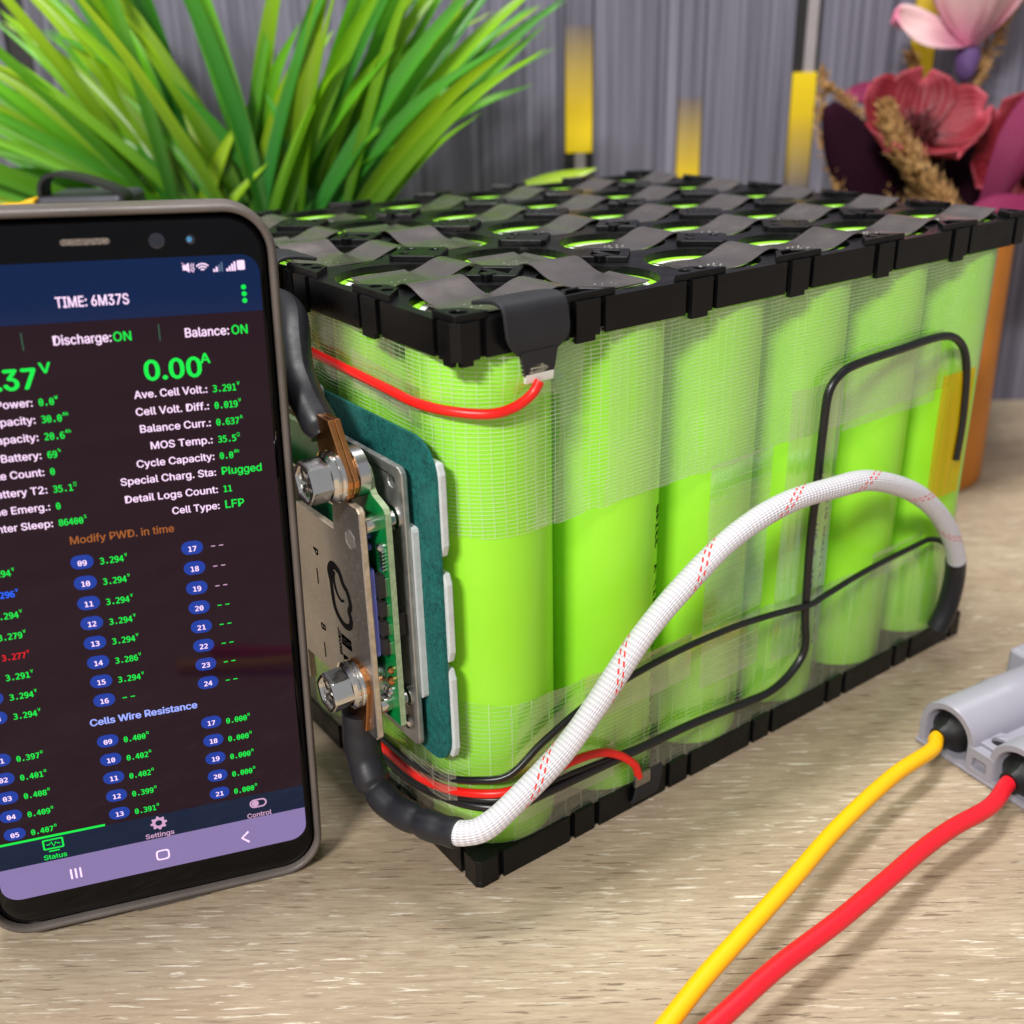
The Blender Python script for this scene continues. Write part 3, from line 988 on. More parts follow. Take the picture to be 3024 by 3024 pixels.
# ---------------------------------------------------------------- insulating sheet on the left face
YZX = Matrix(((0, 0, -1, 0), (1, 0, 0, 0), (0, 1, 0, 0), (0, 0, 0, 1)))      # (y, z, depth) -> (-depth, y, z)
sh = thing('insulating_sheet', 'teal fibre insulating sheet stuck behind the battery management board', 'sheet', (-2, 50, 35))
MB().add(MB().prism(rrect(5.6, 35.2, 104, 119.8, 8.5, 6), 2.1, 2.9), YZX).build('paper', M['teal'], sh, smooth=40)
for z0, z1, y0 in ((92.6, 115, 5.1), (65.4, 88.6, 4.6), (38.6, 63.4, 4.8)):
    o = MB().add(MB().prism([(y0, z0 + 3), (y0 + 1.0, z0), (12, z0), (12, z1), (y0 + 1.0, z1), (y0, z1 - 2.5)], 0.2, 2.1), YZX).build('foam_pad', M['foam'], sh)
    bevel(o, .4, 2)
MB().add(MB().prism(rrect(56, 108, 60, 121, 1, 2), 2.9, 4.5), YZX).build('foam_pad', M['foam'], sh)

# ---------------------------------------------------------------- battery management board
bms = thing('battery_management_board', 'steel plated battery management circuit board bolted to two thick cables', 'circuit board', (-8, 50, 38))
def slab(outl, d0, d1, holes=()): return MB().add(MB().plate(outl, list(holes), d0, d1), YZX)
base_o = rrect(14.6, 38.2, 86, 112.2, 2.2, 3)
o = slab(base_o, 4.5, 6.0, [circle(19.6, 108.0, 1.55, 16)[::-1], circle(19.8, 43.2, 1.2, 16)[::-1]]).build('base_plate', M['steel'], bms)
bevel(o, .3, 2)
slab(rrect(13.8, 52.2, 82, 97.6, 1.0, 2), 2.95, 4.45).build('thermal_pad', M['foam'], bms)
# board with a step at its upper corner
pcb_o = [(14.2, 47.0), (86, 47.0), (86, 113.4), (26.0, 113.4), (23.6, 112.8), (21.6, 111.2), (20.8, 109.4), (20.6, 107.2), (19.6, 105.7), (17.2, 104.9), (15.0, 104.0), (14.2, 102.8)]
o = slab(pcb_o, 9.5, 11.0).build('circuit_board', [M['pcb'], M['pcb_edge']], bms)
for p in o.data.polygons:
    if abs(p.normal.x) < .5: p.material_index = 1
# cover plate with notches for the two bolts
cov = [(17.6, 43.6), (18.6, 42.4), (38.0, 42.4), (38.0, 51.4), (54, 51.4), (54, 42.4), (86, 42.4), (86, 104.2), (52, 104.2), (52, 95.0), (31.4, 95.0), (30.6, 103.4), (29.6, 104.2), (18.6, 104.2), (17.6, 103.2)]
o = slab(cov, 14.0, 15.7).build('cover_plate', [M['cover'], M['plate_edge']], bms)
for p in o.data.polygons:
    if abs(p.normal.x) < .5: p.material_index = 1
bevel(o, .25, 1)
cover = o
# stamped hexagons, print and cloud mark on the cover
def on_cover(mb, name, mat, d=15.74):
    return MB().add(mb, YZX @ Matrix.Translation((0, 0, d))).build(name, mat, cover)
for zc in (95.0, 47.8):
    hx = [(22.9 + 2.5 * math.cos(math.radians(60 * k + 30)), zc + 2.5 * math.sin(math.radians(60 * k + 30))) for k in range(6)]
    hi = [(22.9 + 2.25 * math.cos(math.radians(60 * k + 30)), zc + 2.25 * math.sin(math.radians(60 * k + 30))) for k in range(6)]
    slab(hx, 15.65, 15.85, [hi[::-1]]).build('rivet_rim', M['steel'], cover)
    slab(hi, 15.60, 15.76).build('rivet', M['steel'], cover)
ROT = lambda y, z: Matrix.Translation((y, z, 0)) @ Matrix.Rotation(math.radians(-90), 4, 'Z')
FLIP = Matrix.Diagonal((-1, 1, 1, 1))
def cover_text(body, size, y, z, bold=0.0, fit=None, k_=1.0):
    # seen from -x the board's y axis runs to the left: mirror once, then turn the line downwards
    mb = text_mb(body, size, bold=bold, fit=fit)
    mb2 = MB()
    for k, (dx, dy) in enumerate(((-.08, -.1), (.08, -.1), (-.08, .1), (.08, .1))): mb2.add(mb, Matrix.Translation((dx * k_, dy * k_, 0)))
    mb = mb2
    out = MB(); out.v = [Vector((y - p.y, z - p.x, 0)) for p in mb.v]; out.f = [tuple(f) for f in mb.f]
    return on_cover(out, 'plate_print', M['ink'])
cover_text('P', 4.6, 43.6, 85.8); cover_text('-', 6.0, 44.2, 82.0, fit=4.2)
cover_text('B', 4.6, 43.8, 64.5); cover_text('-', 6.0, 44.4, 60.8, fit=4.2)
cover_text('\u6781\u7a7a', 6.4, 31.6, 67.6, 0, fit=8.8, k_=.3)
cover_text('JIKONG', 2.4, 34.2, 67.2, .0, fit=7.4)
# cloud mark: a thick closed outline with an inner curl, lying on its side
cl = catmull([(35.4, 79.8), (35.6, 82.4), (33.6, 84.4), (30.6, 83.8), (29.0, 81.2), (27.0, 79.6), (26.0, 76.6), (27.0, 74.4), (26.4, 72.4), (27.4, 70.2), (30.0, 69.4), (32.6, 70.4), (34.6, 72.6), (35.2, 76.0), (35.4, 79.8)][:-1] + [(35.4, 79.8)], 6)
def band(path, w):
    m = MB(); R = []
    for i, p in enumerate(path):
        a = path[max(0, i - 1)]; c = path[min(len(path) - 1, i + 1)]
        t = Vector((c[0] - a[0], c[1] - a[1])).normalized(); n = Vector((-t.y, t.x))
        ww = w(i / (len(path) - 1)) if callable(w) else w
        R.append([(p[0] + n.x * ww / 2, p[1] + n.y * ww / 2, 0), (p[0] - n.x * ww / 2, p[1] - n.y * ww / 2, 0)])
    return m.rings(R, False, False, False)
cl3 = [(p[0], p[1]) for p in catmull([(a[0], a[1], 0) for a in [(35.4, 79.8), (35.6, 82.4), (33.6, 84.4), (30.6, 83.8), (29.0, 81.2), (27.0, 79.6), (26.0, 76.6), (27.0, 74.4), (26.4, 72.4), (27.4, 70.2), (30.0, 69.4), (32.6, 70.4), (34.6, 72.6), (35.2, 76.0), (35.4, 79.8)]], 6)]
on_cover(band(cl3, lambda t: 1.75 + .7 * math.exp(-((t - .08) / .1) ** 2)), 'cloud_mark', M['ink'])
cu3 = [(p[0], p[1]) for p in catmull([(33.4, 83.0, 0), (33.8, 80.4, 0), (32.8, 77.4, 0), (30.8, 76.0, 0), (29.2, 76.6, 0)], 6)]
on_cover(band(cu3, lambda t: 1.6 * (1 - .6 * t)), 'cloud_mark', M['ink'])

def xcyl(prof, y, z, seg=24, cap0=True, cap1=True):
    """lathe along -x: profile (radius, depth)"""
    return MB().add(MB().lathe(prof, seg, cap0, cap1), Matrix.Translation((0, y, z)) @ Matrix(((0, 0, -1, 0), (1, 0, 0, 0), (0, 1, 0, 0), (0, 0, 0, 1))))
for yy, zz in ((19.0, 99.4), (19.3, 51.4), (80, 99.4), (80, 51.4)):
    xcyl([(2.9, 5.9), (2.9, 6.5), (2.1, 6.9), (2.1, 14.05)], yy, zz).build('standoff', M['chrome'], bms, smooth=40)
xcyl([(1.9, 5.9), (1.9, 6.5), (1.2, 7.0), (.01, 7.0)], 19.8, 43.2, 16, True, False).build('screw', M['chrome'], bms, smooth=40)
# terminal blocks, lugs, washers and flange bolts
def bolt(y, z, d):
    m = MB()
    hexp = []
    for k in range(6):
        for q in range(5):
            a = math.radians(60 * k + 10) + math.radians(60) * q / 5
            rr = 4.65 / math.cos((a - math.radians(60 * k + 10)) - math.radians(30))
            hexp.append((a, min(rr, 5.15)))
    def hring(s, dd, lim=99): return [(-dd, y + min(r * s, lim) * math.cos(a), z + min(r * s, lim) * math.sin(a)) for a, r in hexp]
    m.add(xcyl([(5.7, d), (6.0, d + .4), (6.0, d + 1.0), (5.4, d + 1.4), (5.0, d + 1.7)], y, z, 30, True, False))
    m.rings([hring(1, d + 1.6), hring(1, d + 5.6), hring(.985, d + 6.3, 5.2), hring(.95, d + 6.7, 4.95), hring(.80, d + 6.6, 4.1), hring(.74, d + 5.9, 3.8), hring(.70, d + 4.7, 3.7)], True, False, True)
    o = m.build('bolt', M['chrome'], bms, smooth=28)
    for k in range(9):                                     # stamped wedges inside the head
        a = math.radians(40 * k + 12)
        w = MB().box((-.55, 1.1, 0), (.55, 3.5, .9 + .3 * (k % 3)))
        MB().add(w, Matrix.Translation((-(d + 4.65), y, z)) @ Matrix(((0, 0, -1, 0), (1, 0, 0, 0), (0, 1, 0, 0), (0, 0, 0, 1))) @ Matrix.Rotation(a, 4, 'Z')).build('head_mark', M['chrome'], o)
    return o
for zz in (110.3, 56.2):
    y = 25.0
    hb = xcyl([(5.9, 11.0), (5.9, 13.6), (5.6, 13.8)], y, zz, 28); hb.build('terminal_block', M['solder'], bms, smooth=40)
    xcyl([(6.1, 16.95), (6.1, 17.5), (5.9, 17.7)], y, zz, 30).build('washer', M['chrome'], bms, smooth=40)
    xcyl([(5.8, 17.7), (5.8, 18.0)], y, zz, 30).build('washer', M['chrome'], bms, smooth=40)
    bolt(y, zz, 18.0)
slab([(20.8, 109.3), (32, 109.3), (32, 113.0), (20.8, 113.0)], 11.0, 13.4).build('terminal_block', M['solder'], bms)
# chips seen between the board and the cover
slab(rrect(18.6, 65.0, 70, 88.2, .4, 1), 12.6, 13.9).build('blue_thermal_pad', M['blue_pad'], bms)
for k, (z0, z1) in enumerate(((66.0, 70.2), (71.2, 75.0), (76.2, 80.2), (81.2, 87.0))):
    slab(rrect(16.4, z0, 26, z1, .3, 1), 11.0, 12.6).build('power_chip', M['chip'], bms)
    slab(rrect(15.6, z0 + .5, 16.4, z1 - .5, .1, 1), 11.0, 11.5).build('chip_leads', M['solder'], bms)
slab(rrect(15.5, 70.5, 18.5, 76.5, .3, 1), 7.2, 9.5).build('power_chip', M['chip'], bms)
for k in range(6):
    slab(rrect(15.6, 88.4 + k * .9, 17.6, 88.9 + k * .9, .1, 1), 11.0, 11.8).build('pin', M['solder'], bms)
for k, (yy, zz, r) in enumerate(((17.0, 58.6, 1.3), (18.4, 55.0, 1.5), (16.6, 61.8, 1.0), (17.2, 93.8, 1.2))):
    xcyl([(r, 11.0), (r * .9, 11.7), (r * .4, 12.1), (.01, 12.2)], yy, zz, 12, True, False).build('solder_joint', M['solder'] if k % 2 else M['copper'], bms, smooth=40)
slab(rrect(22, 94.2, 26, 95.6, .3, 1), 11.0, 13.0).build('coil', M['blue_pad'], bms); slab(rrect(22, 91.2, 26, 92.8, .3, 1), 11.0, 13.0).build('coil', M['blue_pad'], bms)

# ---------------------------------------------------------------- thick cables
def lug(parent, y, z, sgn, hy):
    """copper ring lug lying on the terminal block, its barrel pointing up (sgn 1) or down (-1)"""
    pts = []
    for k in range(13):
        a = math.radians(180 * k / 12) if sgn < 0 else math.radians(180 + 180 * k / 12)
        pts.append((y + 6.1 * math.cos(a), z + 6.1 * math.sin(a)))
    e = z + sgn * 12.5
    if sgn > 0: pts += [(hy + 4.4, e), (hy - 4.4, e)]
    else: pts += [(hy - 4.4, e), (hy + 4.4, e)]
    o = slab(pts, 14.0, 15.4).build('ring_lug', M['copper'], parent); bevel(o, .3, 2)
    o = slab(pts, 15.5, 16.9).build('ring_lug', M['copper'], parent); bevel(o, .3, 2)

c1 = thing('power_cable', 'short black heat-shrunk cable rising from the upper bolt behind the phone', 'cable', (-14, 40, 120))
lug(c1, 25.0, 110.3, 1, 30.5)
up_path = catmull([(-14.8, 32.6, 117.6), (-15.4, 35.6, 121.2), (-15.6, 39.5, 125.0), (-14.8, 44.0, 128.5), (-12, 51, 134), (-8, 60, 138.5), (-6, 72, 139), (-6, 86, 136)], 8)
MB().tube(up_path, lambda t: (3.6 if t < .02 else 4.1) - .5 * math.exp(-((t - .035) / .03) ** 2) + .10 * math.sin(t * 23), 20).build('heat_shrink', M['shrink'], c1, smooth=60)
c2 = thing('power_cable', 'white braided sleeve cable with red tracer arching over the pack', 'cable', (0, 0, 20))
lug(c2, 25.0, 56.2, -1, 26.0)
lo_path = catmull([(-15.0, 27.5, 46.0), (-15.6, 27.2, 39.5), (-16.0, 25.0, 33.0), (-16.2, 20.5, 27.6), (-15.2, 13.5, 25.2), (-13.4, 6.0, 25.6), (-11.4, -.5, 26.2), (-9.0, -6.0, 27.0)], 8)
MB().tube(lo_path, lambda t: (4.6 if t < .42 else 3.9 - .5 * (t - .42)) - .4 * math.exp(-((t - .44) / .015) ** 2) - .3 * math.exp(-((t - .74) / .015) ** 2) + .12 * math.sin(t * 40), 22).build('heat_shrink', M['shrink'], c2, smooth=60)
sl = [(-10.2, -3.4, 26.6), (-7.6, -7.2, 27.2), (-3.6, -9.6, 28.4), (3.6, -10.2, 31.6), (19.1, -10.0, 39.6), (30.8, -10.0, 49.6), (43.8, -10.0, 62.2), (57.1, -10.0, 71.6), (74.5, -10.2, 81.0), (93.3, -10.6, 85.4), (113.4, -10.8, 84.9), (129.8, -10.8, 82.8), (150.0, -10.6, 74.4), (166.0, -10.0, 63.4), (178.5, -8.6, 51.4), (187.2, -7.0, 40.2), (189.5, -6.2, 36.0)]
MB().tube(catmull(sl, 8), lambda t: (3.0 + .06 * math.sin(t * 60)) * (1.0 if t > .015 else .95), 28).build('braided_sleeve', M['braid'], c2, smooth=70)
MB().tube(catmull([(188.2, -6.6, 38.2), (191.2, -5.4, 32.0), (193.0, -4.2, 24.0), (192.6, -3.4, 16.0), (190.4, -2.6, 9.6)], 6), lambda t: 3.3 + .3 * t, 18).build('heat_shrink', M['shrink'], c2, smooth=60)

# ---------------------------------------------------------------- thin wires
def wire(name, pts, r, mat, label, n=8):
    o = MB().tube(catmull(pts, n), r, 12).build(name, mat, None, pts[0], smooth=70)
    return tag(o, label, 'wire', 'thin sensor wires taped to the pack')
wire('sensor_wire', [(-3.2, 95, 131), (-1.6, 74.9, 128.1), (-1.5, 59.6, 127.7), (-1.3, 42.1, 127.2), (-1.2, 27.8, 126.8), (-.4, 16.1, 126.1), (2.2, 7.2, 125.9), (8.0, .6, 125.6), (13.6, -.9, 126.2), (18.0, -1.6, 128.4), (20.0, -2.0, 131.2)], 1.15, M['wire_red'], 'thin red wire sagging round the corner below the black tab')
wire('sensor_wire', [(-2.4, 60, 19.5), (-1.6, 40.8, 20.0), (-1.5, 28.2, 20.6), (-.4, 15.5, 23.0), (3.2, 5.4, 25.6), (9.8, -.6, 26.7), (19.9, -1.6, 27.0), (28.7, -1.8, 27.7), (37.9, -2.0, 26.4), (44.5, -2.4, 23.0), (50.2, -2.6, 17.4), (52.4, -2.2, 12.2)], 1.15, M['wire_red'], 'thin red wire running low past the braided cable')
wire('sensor_wire', [(-2.2, 60, 22.5), (-1.6, 40, 23.0), (-1.5, 27, 24.0), (-.2, 14, 27.0), (3.6, 4.8, 29.8), (10, -.8, 31.8), (19.7, -1.8, 37.8), (33, -2.0, 43.0), (47.6, -2.0, 45.7), (65.8, -2.0, 47.1), (85.3, -2.0, 46.9), (99.3, -2.2, 45.8), (110, -2.6, 44.6), (118.5, -3.4, 43.9), (127, -2.6, 44.2), (147.0, -2.0, 45.9), (171.1, -2.0, 46.9), (178.3, -2.2, 47.0), (186.0, -2.6, 43.8), (191.5, -3.4, 37.0), (193, -4, 31)], .95, M['wire_black'], 'thin black wire rising along the right face to the far corner')
wire('sensor_wire', [(-2.4, 60, 16.0), (-1.8, 38, 17.0), (-1.6, 26, 18.0), (0, 13.5, 20.6), (4, 4.4, 21.8), (11, -1.2, 22.0), (19.8, -1.6, 21.8), (36.8, -1.6, 21.3), (54.9, -1.6, 20.8), (74.4, -1.6, 20.2), (95.4, -1.8, 18.4), (105.8, -2.0, 18.3), (114.5, -2.0, 21.6), (119.6, -2.0, 28.0), (118.1, -2.0, 41.3), (117.3, -1.9, 63.9), (117.7, -1.9, 81.7), (118.0, -1.9, 98.8), (118.9, -1.9, 108.8), (123.4, -2.0, 113.2), (131.0, -2.0, 114.7), (149.1, -2.0, 115.4), (169.2, -2.0, 115.8), (178.5, -2.0, 112.6), (183.6, -2.0, 106.2), (186.0, -2.0, 95.7), (187.0, -2.0, 84.1), (186.6, -2.0, 72.8)], 1.25, M['wire_black'], 'thicker black wire looping up to the amber tape on the right face')
o = wire('sensor_wire', [(-2.2, 60, 17.4), (-1.6, 39, 18.4), (-1.5, 27, 19.2), (-.2, 14.5, 21.4), (3.4, 5.2, 23.8), (9.6, -.4, 24.6), (19, -1.0, 24.2), (30, -1.1, 23.2), (44, -1.2, 22.0), (56, -1.2, 20.9), (70, -1.2, 20.4)], .8, M['wire_black'], 'thin black wire tucked under the low red wire')

# ---------------------------------------------------------------- connector with two thick wires
Lx = Vector((.9925, -.122, 0)); Wy = Vector((.122, .9925, 0))
CB = (139.0, -51.3, 0)
con = thing('cable_connector', 'light grey two-pole plug connector lying at the right edge of the table', 'connector', CB, rot=Matrix((Lx, Wy, Vector((0, 0, 1)))).transposed())
def arch(yc, x, r, zb, n=14, base=None):
    pts = [(x, yc + r, zb), ]
    for k in range(n + 1):
        a = math.pi * k / n
        pts.append((x, yc + r * math.cos(a), 8.6 + r * math.sin(a)))
    pts.append((x, yc - r, zb))
    return pts
hs = MB()
YC = (12.1, -12.1)
for yc in YC:                                             # the two barrels, hollow at the wire end
    prof = [(0.4, 9.0), (0, 9.5), (16, 9.5), (17, 9.9), (38, 9.9), (38, 6.0)]
    outer = [(-.0, 9.3), (.7, 9.7), (22, 9.5), (22.6, 9.9), (40, 9.6), (41, 8.6)]
    R = [arch(yc, x, r, 1.2) for x, r in outer]
    hs.rings(R, True, False, True)
    inn = [(.0, 9.3), (-.0, 7.6), (.6, 7.1), (15, 6.4)]
    Ri = [arch(yc, x, r, 1.2 if i == 0 else 2.4) for i, (x, r) in enumerate(inn)]
    hs.rings([list(reversed(r)) for r in Ri], True, False, True)
body = hs.build('housing', M['grey_abs'], con, smooth=40)
m = MB()
m.box((2.0, -4.6, 1.2), (40, 4.6, 9.2))                    # web between the barrels
m.box((-.4, -22.2, 0.2), (42, 22.2, 1.6))
bevel(m.build('base_web', M['grey_abs'], body), .5, 2)
m = MB().plate([(-.2, -3.0), (.0, -3.0), (.0, 3.0), (-.2, 3.0)], [], 3, 4)
m = MB()                                                   # framed recess on the wire side
fr = MB().plate(rrect(-4.4, 1.6, 4.4, 9.4, .6, 2), [rrect(-2.4, 3.0, 2.4, 6.6, .8, 3)[::-1]], 0, 2.2)
m.add(fr, Matrix(((0, 0, -1, 2.0), (1, 0, 0, 0), (0, 1, 0, 0), (0, 0, 0, 1))))
bevel(m.build('front_web', M['grey_abs'], body), .3, 2)
for x0 in (8.0, 27.0):                                    # raised pads with round holes along the web
    m = MB().plate([(x0 - 5, -3.9), (x0 + 3, -3.9), (x0 + 6, 0), (x0 + 3, 3.9), (x0 - 5, 3.9)], [circle(x0 - .6, 0, 2.0, 18)[::-1]], 9.1, 10.4)
    bevel(m.build('web_pad', M['grey_abs'], body), .35, 2)
    MB().add(MB().lathe([(1.98, 9.25), (.01, 9.25)], 18, False, False), Matrix.Translation((x0 - .6, 0, 0))).build('pin_hole', M['rubber'], body)
m = MB().prism(rrect(40.2, -24.0, 66, 24.0, 1.6, 3), 0.4, 19.6, 1.2, .6)
mate = bevel(m.build('mating_end', M['grey_abs'], con), .4, 2)
m = MB().prism(rrect(45, 2.6, 62, 21, 1.2, 3), 19.5, 20.1, .3)
m.build('face_panel', M['grey_abs'], mate); MB().prism(rrect(45, -21, 62, -2.6, 1.2, 3), 19.5, 20.1, .3).build('face_panel', M['grey_abs'], mate)
for k in range(4):
    MB().box((6 + 6 * k, 20.4, 4.0), (8.2 + 6 * k, 22.3, 11.0 - k * .4), .4).build('grip_rib', M['grey_abs'], body)
for yc in YC:
    m = MB().add(MB().tube([(-3.4, yc, 8.2), (-.5, yc, 8.4), (1.8, yc, 8.5), (5, yc, 8.6), (14.6, yc, 8.8)], lambda t: 3.1 if t < .1 else (3.7 if t < .3 else 6.3), 20))
    m.build('rubber_boot', M['rubber'], con, smooth=50)
CMAT = con.matrix_world.copy()
def conw(x, y, z):
    p = Lx * x + Wy * y + Vector(CB); return (p.x, p.y, z)
yw = [conw(2, 12.1, 8.4), conw(-4, 12.1, 8.4), (129.0, -42.0, 9.4), (109.0, -43.6, 11.0), (80.5, -47.8, 11.2), (54.2, -53.5, 11.0), (32.0, -57.9, 10.6), (18.4, -60.7, 10.4), (6.3, -63.7, 10.0), (-6, -66.8, 9.4), (-28, -71, 7), (-60, -76, 3.4), (-90, -80, 2.4)]
o = MB().tube(catmull(yw, 8), 2.15, 18).build('thick_wire', M['cable_yellow'], None, yw[0], smooth=70)
tag(o, 'thick yellow silicone wire leading out of the grey connector', 'wire')
rw = [conw(2, -12.1, 8.4), conw(-4, -12.1, 8.3), (120.5, -65.6, 9.0), (104.0, -65.0, 9.9), (90.0, -65.4, 10.4), (74.0, -66.8, 10.8), (54.2, -68.2, 11.0), (33.3, -68.6, 10.8), (15.9, -70.0, 10.4), (0, -71.6, 9.6), (-22, -76, 7), (-52, -83, 3.6), (-80, -90, 2.4)]
o = MB().tube(catmull(rw, 8), 2.2, 18).build('thick_wire', M['cable_red'], None, rw[0], smooth=70)
tag(o, 'thick red silicone wire leading out of the grey connector', 'wire')

# ---------------------------------------------------------------- smartphone (local axes: x across, y up the screen, z out of the glass)
PR = Matrix(((0.960123, -0.277201, -0.035749), (0.041172, 0.013763, 0.999057), (-0.276447, -0.960689, 0.024627))).transposed()
phone = thing('smartphone', 'smartphone in a worn grey case standing upright with its screen lit', 'phone', (-30.655, 33.08, 10.88), rot=PR)
def loft(rows, x0, y0, x1, y1, r, seg=8, cap0=True, cap1=True, uneven=0.0):
    R = []
    for ins, z in rows:
        ring = rrect(x0 + ins, y0 + ins, x1 - ins, y1 - ins, max(.3, r - ins), seg)
        R.append([(p[0], p[1], z + (uneven * noise.noise((p[0] * .05, p[1] * .05, z)) if uneven else 0)) for p in ring])
    return MB().rings(R, True, cap0, cap1)
o = loft([(5, -12.2), (1.4, -11.6), (.3, -10.2), (0, -8.6), (0, -3.2), (.15, -1.0), (.5, .2), (1.0, .55), (1.5, .45), (1.85, .1), (1.95, -1.4)], -76.2, -10.9, 4.0, 158.4, 10.5, 9, True, False).build('case', M['case'], phone, smooth=50)
MB().ribbon([(-44, -10.95, -3.0), (-30, -11.0, -3.0), (-26, -11.0, -3.2)], (0, 0, 1), 6.0, .25).build('case_port_lip', M['case'], o)
g = loft([(.2, -6), (.0, -2.6), (.25, -1.5), (.9, -.75), (1.9, -.32), (3.2, -.1), (4.4, 0.0)], -74.15, -8.9, 1.95, 156.3, 8.6, 9, True, True).build('front_glass', M['glass_black'], phone, smooth=60)
disp = thing  # (name kept free)
def panel(name, outl, mat, z, par):
    m = MB().prism(outl, z - .02, z)
    return m.build(name, mat, par)
screen_o = panel('display', rrect(-71.9, 9.2, -.1, 136.2, .05, 1), M['s_body'], .06, phone)
def quarter(x0, y0, x1, y1, r, topside):
    pts = rrect(x0, y0, x1, y1, r, 6)
    if topside: return [(x0, y0), (x1, y0)] + [p for p in pts if p[1] > (y1 - r - .01)]
    return [p for p in pts if p[1] < (y0 + r + .01)][:0] + [(x1, y1), (x0, y1)] + sorted([p for p in pts if p[1] < y0 + r + .01 and p[0] <= (x0 + x1) / 2], key=lambda p: -p[1]) + sorted([p for p in pts if p[1] < y0 + r + .01 and p[0] > (x0 + x1) / 2], key=lambda p: p[1])
panel('title_bar', quarter(-71.9, 136.22, -.1, 148.0, 3.8, True), M['s_blue'], .06, screen_o)
panel('tab_bar', [(-71.9, 9.2), (-.1, 9.2), (-.1, 16.0), (-71.9, 16.0)], M['s_tab'], .09, screen_o)
panel('navigation_bar', quarter(-71.9, .0, -.1, 9.2, 4.2, False), M['s_nav'], .075, screen_o)
panel('tab_marker', [(-71.9, 15.9), (-47.2, 15.9), (-47.2, 16.5), (-71.9, 16.5)], M['s_green'], .115, screen_o)

TZ = .125
def put(mb, x, y, mat, name='screen_text', z=TZ):
    return MB().add(mb, Matrix.Translation((x, y, z))).build(name, mat, screen_o)
def heavier(t, s):
    m = MB()
    for k, (dx, dy) in enumerate(((-s, 0), (s, 0), (0, s * .7), (0, -s * .7))): m.add(t, Matrix.Translation((dx, dy, .003 * k)))
    return m
def label(body, x, y, mat='s_white', size=2.62, align='LEFT', mono=False, bold=.004, fit=None, z=TZ):
    t = text_mb(body, size * (1.0 if mono else 1.36), align, mono, 0.0, fit=fit)
    return put(heavier(t, size * (.020 if bold < .01 else .035)), x, y, M[mat], z=z)
def value(num, unit, x, y, mat='s_green', fit=None, size=2.75):
    n = text_mb(num, size, 'LEFT', True, 0.0, sx=.84)
    wd = max(v.x for v in n.v)
    put(heavier(n, size * .02), x, y, M[mat])
    if unit: label(unit, x + wd + .25, y + 1.15, mat, 1.35, mono=True, bold=.0)
label('TIME: 6M37S', -40.3, 139.2, fit=13.7, size=3.0)
label('Charge:', -71.0, 131.8, fit=9.0, size=2.7); label('ON', -60.8, 131.8, 's_green', 2.7, fit=3.3)
label('Discharge:', -41.9, 131.8, fit=10.9, size=2.7); label('ON', -30.5, 131.8, 's_green', 2.7, fit=3.4)
label('Balance:', -16.5, 131.6, fit=8.8, size=2.7); label('ON', -7.0, 131.6, 's_green', 2.7, fit=3.2)
for x in (-47.4, -21.4): put(MB().prism([(-.1, 0), (.1, 0), (.1, 3.5), (-.1, 3.5)], -.01, 0), x, 131.2, M['s_line'], 'divider')
label('0.00', -25.5, 123.2, 's_green', 5.9, fit=11.2, bold=.012); label('A', -13.9, 125.9, 's_green', 3.0, fit=1.9, bold=.012)
label('49.37', -45.6, 123.4, 's_green', 5.9, 'RIGHT', fit=14.0, bold=.012); label('V', -45.2, 126.4, 's_green', 3.0, fit=2.1, bold=.012)
rowsR = [('Ave. Cell Volt.:', '3.291', 'V', 119.5), ('Cell Volt. Diff.:', '0.019', 'V', 115.8), ('Balance Curr.:', '0.637', 'A', 112.05), ('MOS Temp.:', '35.5', '\u2103', 108.2), ('Cycle Capacity:', '0.0', 'Ah', 104.4), ('Special Charg. Sta:', 'Plugged', '', 100.75), ('Detail Logs Count:', '11', '', 96.7), ('Cell Type:', 'LFP', '', 92.9)]
for a, v, u, y in rowsR:
    label(a, -13.0, y, 's_white', 2.3, 'RIGHT', fit={119.5: 14.7, 115.8: 14.8, 112.05: 14.4, 108.2: 12.7, 104.4: 16.0, 100.75: 19.7, 96.7: 19.3, 92.9: 10.0}[y])
    if v == 'Plugged': label(v, -12.0, y, 's_green', 2.5, fit=8.5)
    elif v == 'LFP': label(v, -12.0, y, 's_green', 2.6, fit=4.0)
    else: value(v, u, -12.0, y)
rowsL = [('Power:', '0.0', 'W', 119.7), ('Remain Capacity:', '30.0', 'Ah', 116.1), ('Battery Capacity:', '20.6', 'Ah', 112.4), ('Remain Battery:', '69', '%', 108.5), ('Cycle Count:', '0', '', 104.8), ('Battery T2:', '35.1', '\u2103', 100.9), ('Time Emerg.:', '0', '', 97.1), ('Enter Sleep:', '86400', 'S', 93.3)]
for a, v, u, y in rowsL:
    label(a, -47.3, y, 's_white', 2.28, 'RIGHT'); value(v, u, -46.3, y)
label('Modify PWD. in time', -44.8, 88.8, 's_brown', 2.5, fit=21.3)
label('Cells Wire Resistance', -46.8, 43.6, 's_sky', 2.5, fit=23.6, bold=.012)
def pill(num, x, y):
    m = MB().prism(rrect(-2.35, -1.62, 2.35, 1.62, 1.6, 5), -.01, 0)
    put(m, x, y, M['s_pill'], 'number_pill', .1)
    label(num, x, y - .85, 's_white', 2.3, 'CENTER', True)
volt = {1: ('3.294', 's_green'), 2: ('3.296', 's_text_blue'), 3: ('3.294', 's_green'), 4: ('3.279', 's_green'), 5: ('3.277', 's_text_red'), 6: ('3.291', 's_green'), 7: ('3.294', 's_green'), 8: ('3.294', 's_green')}
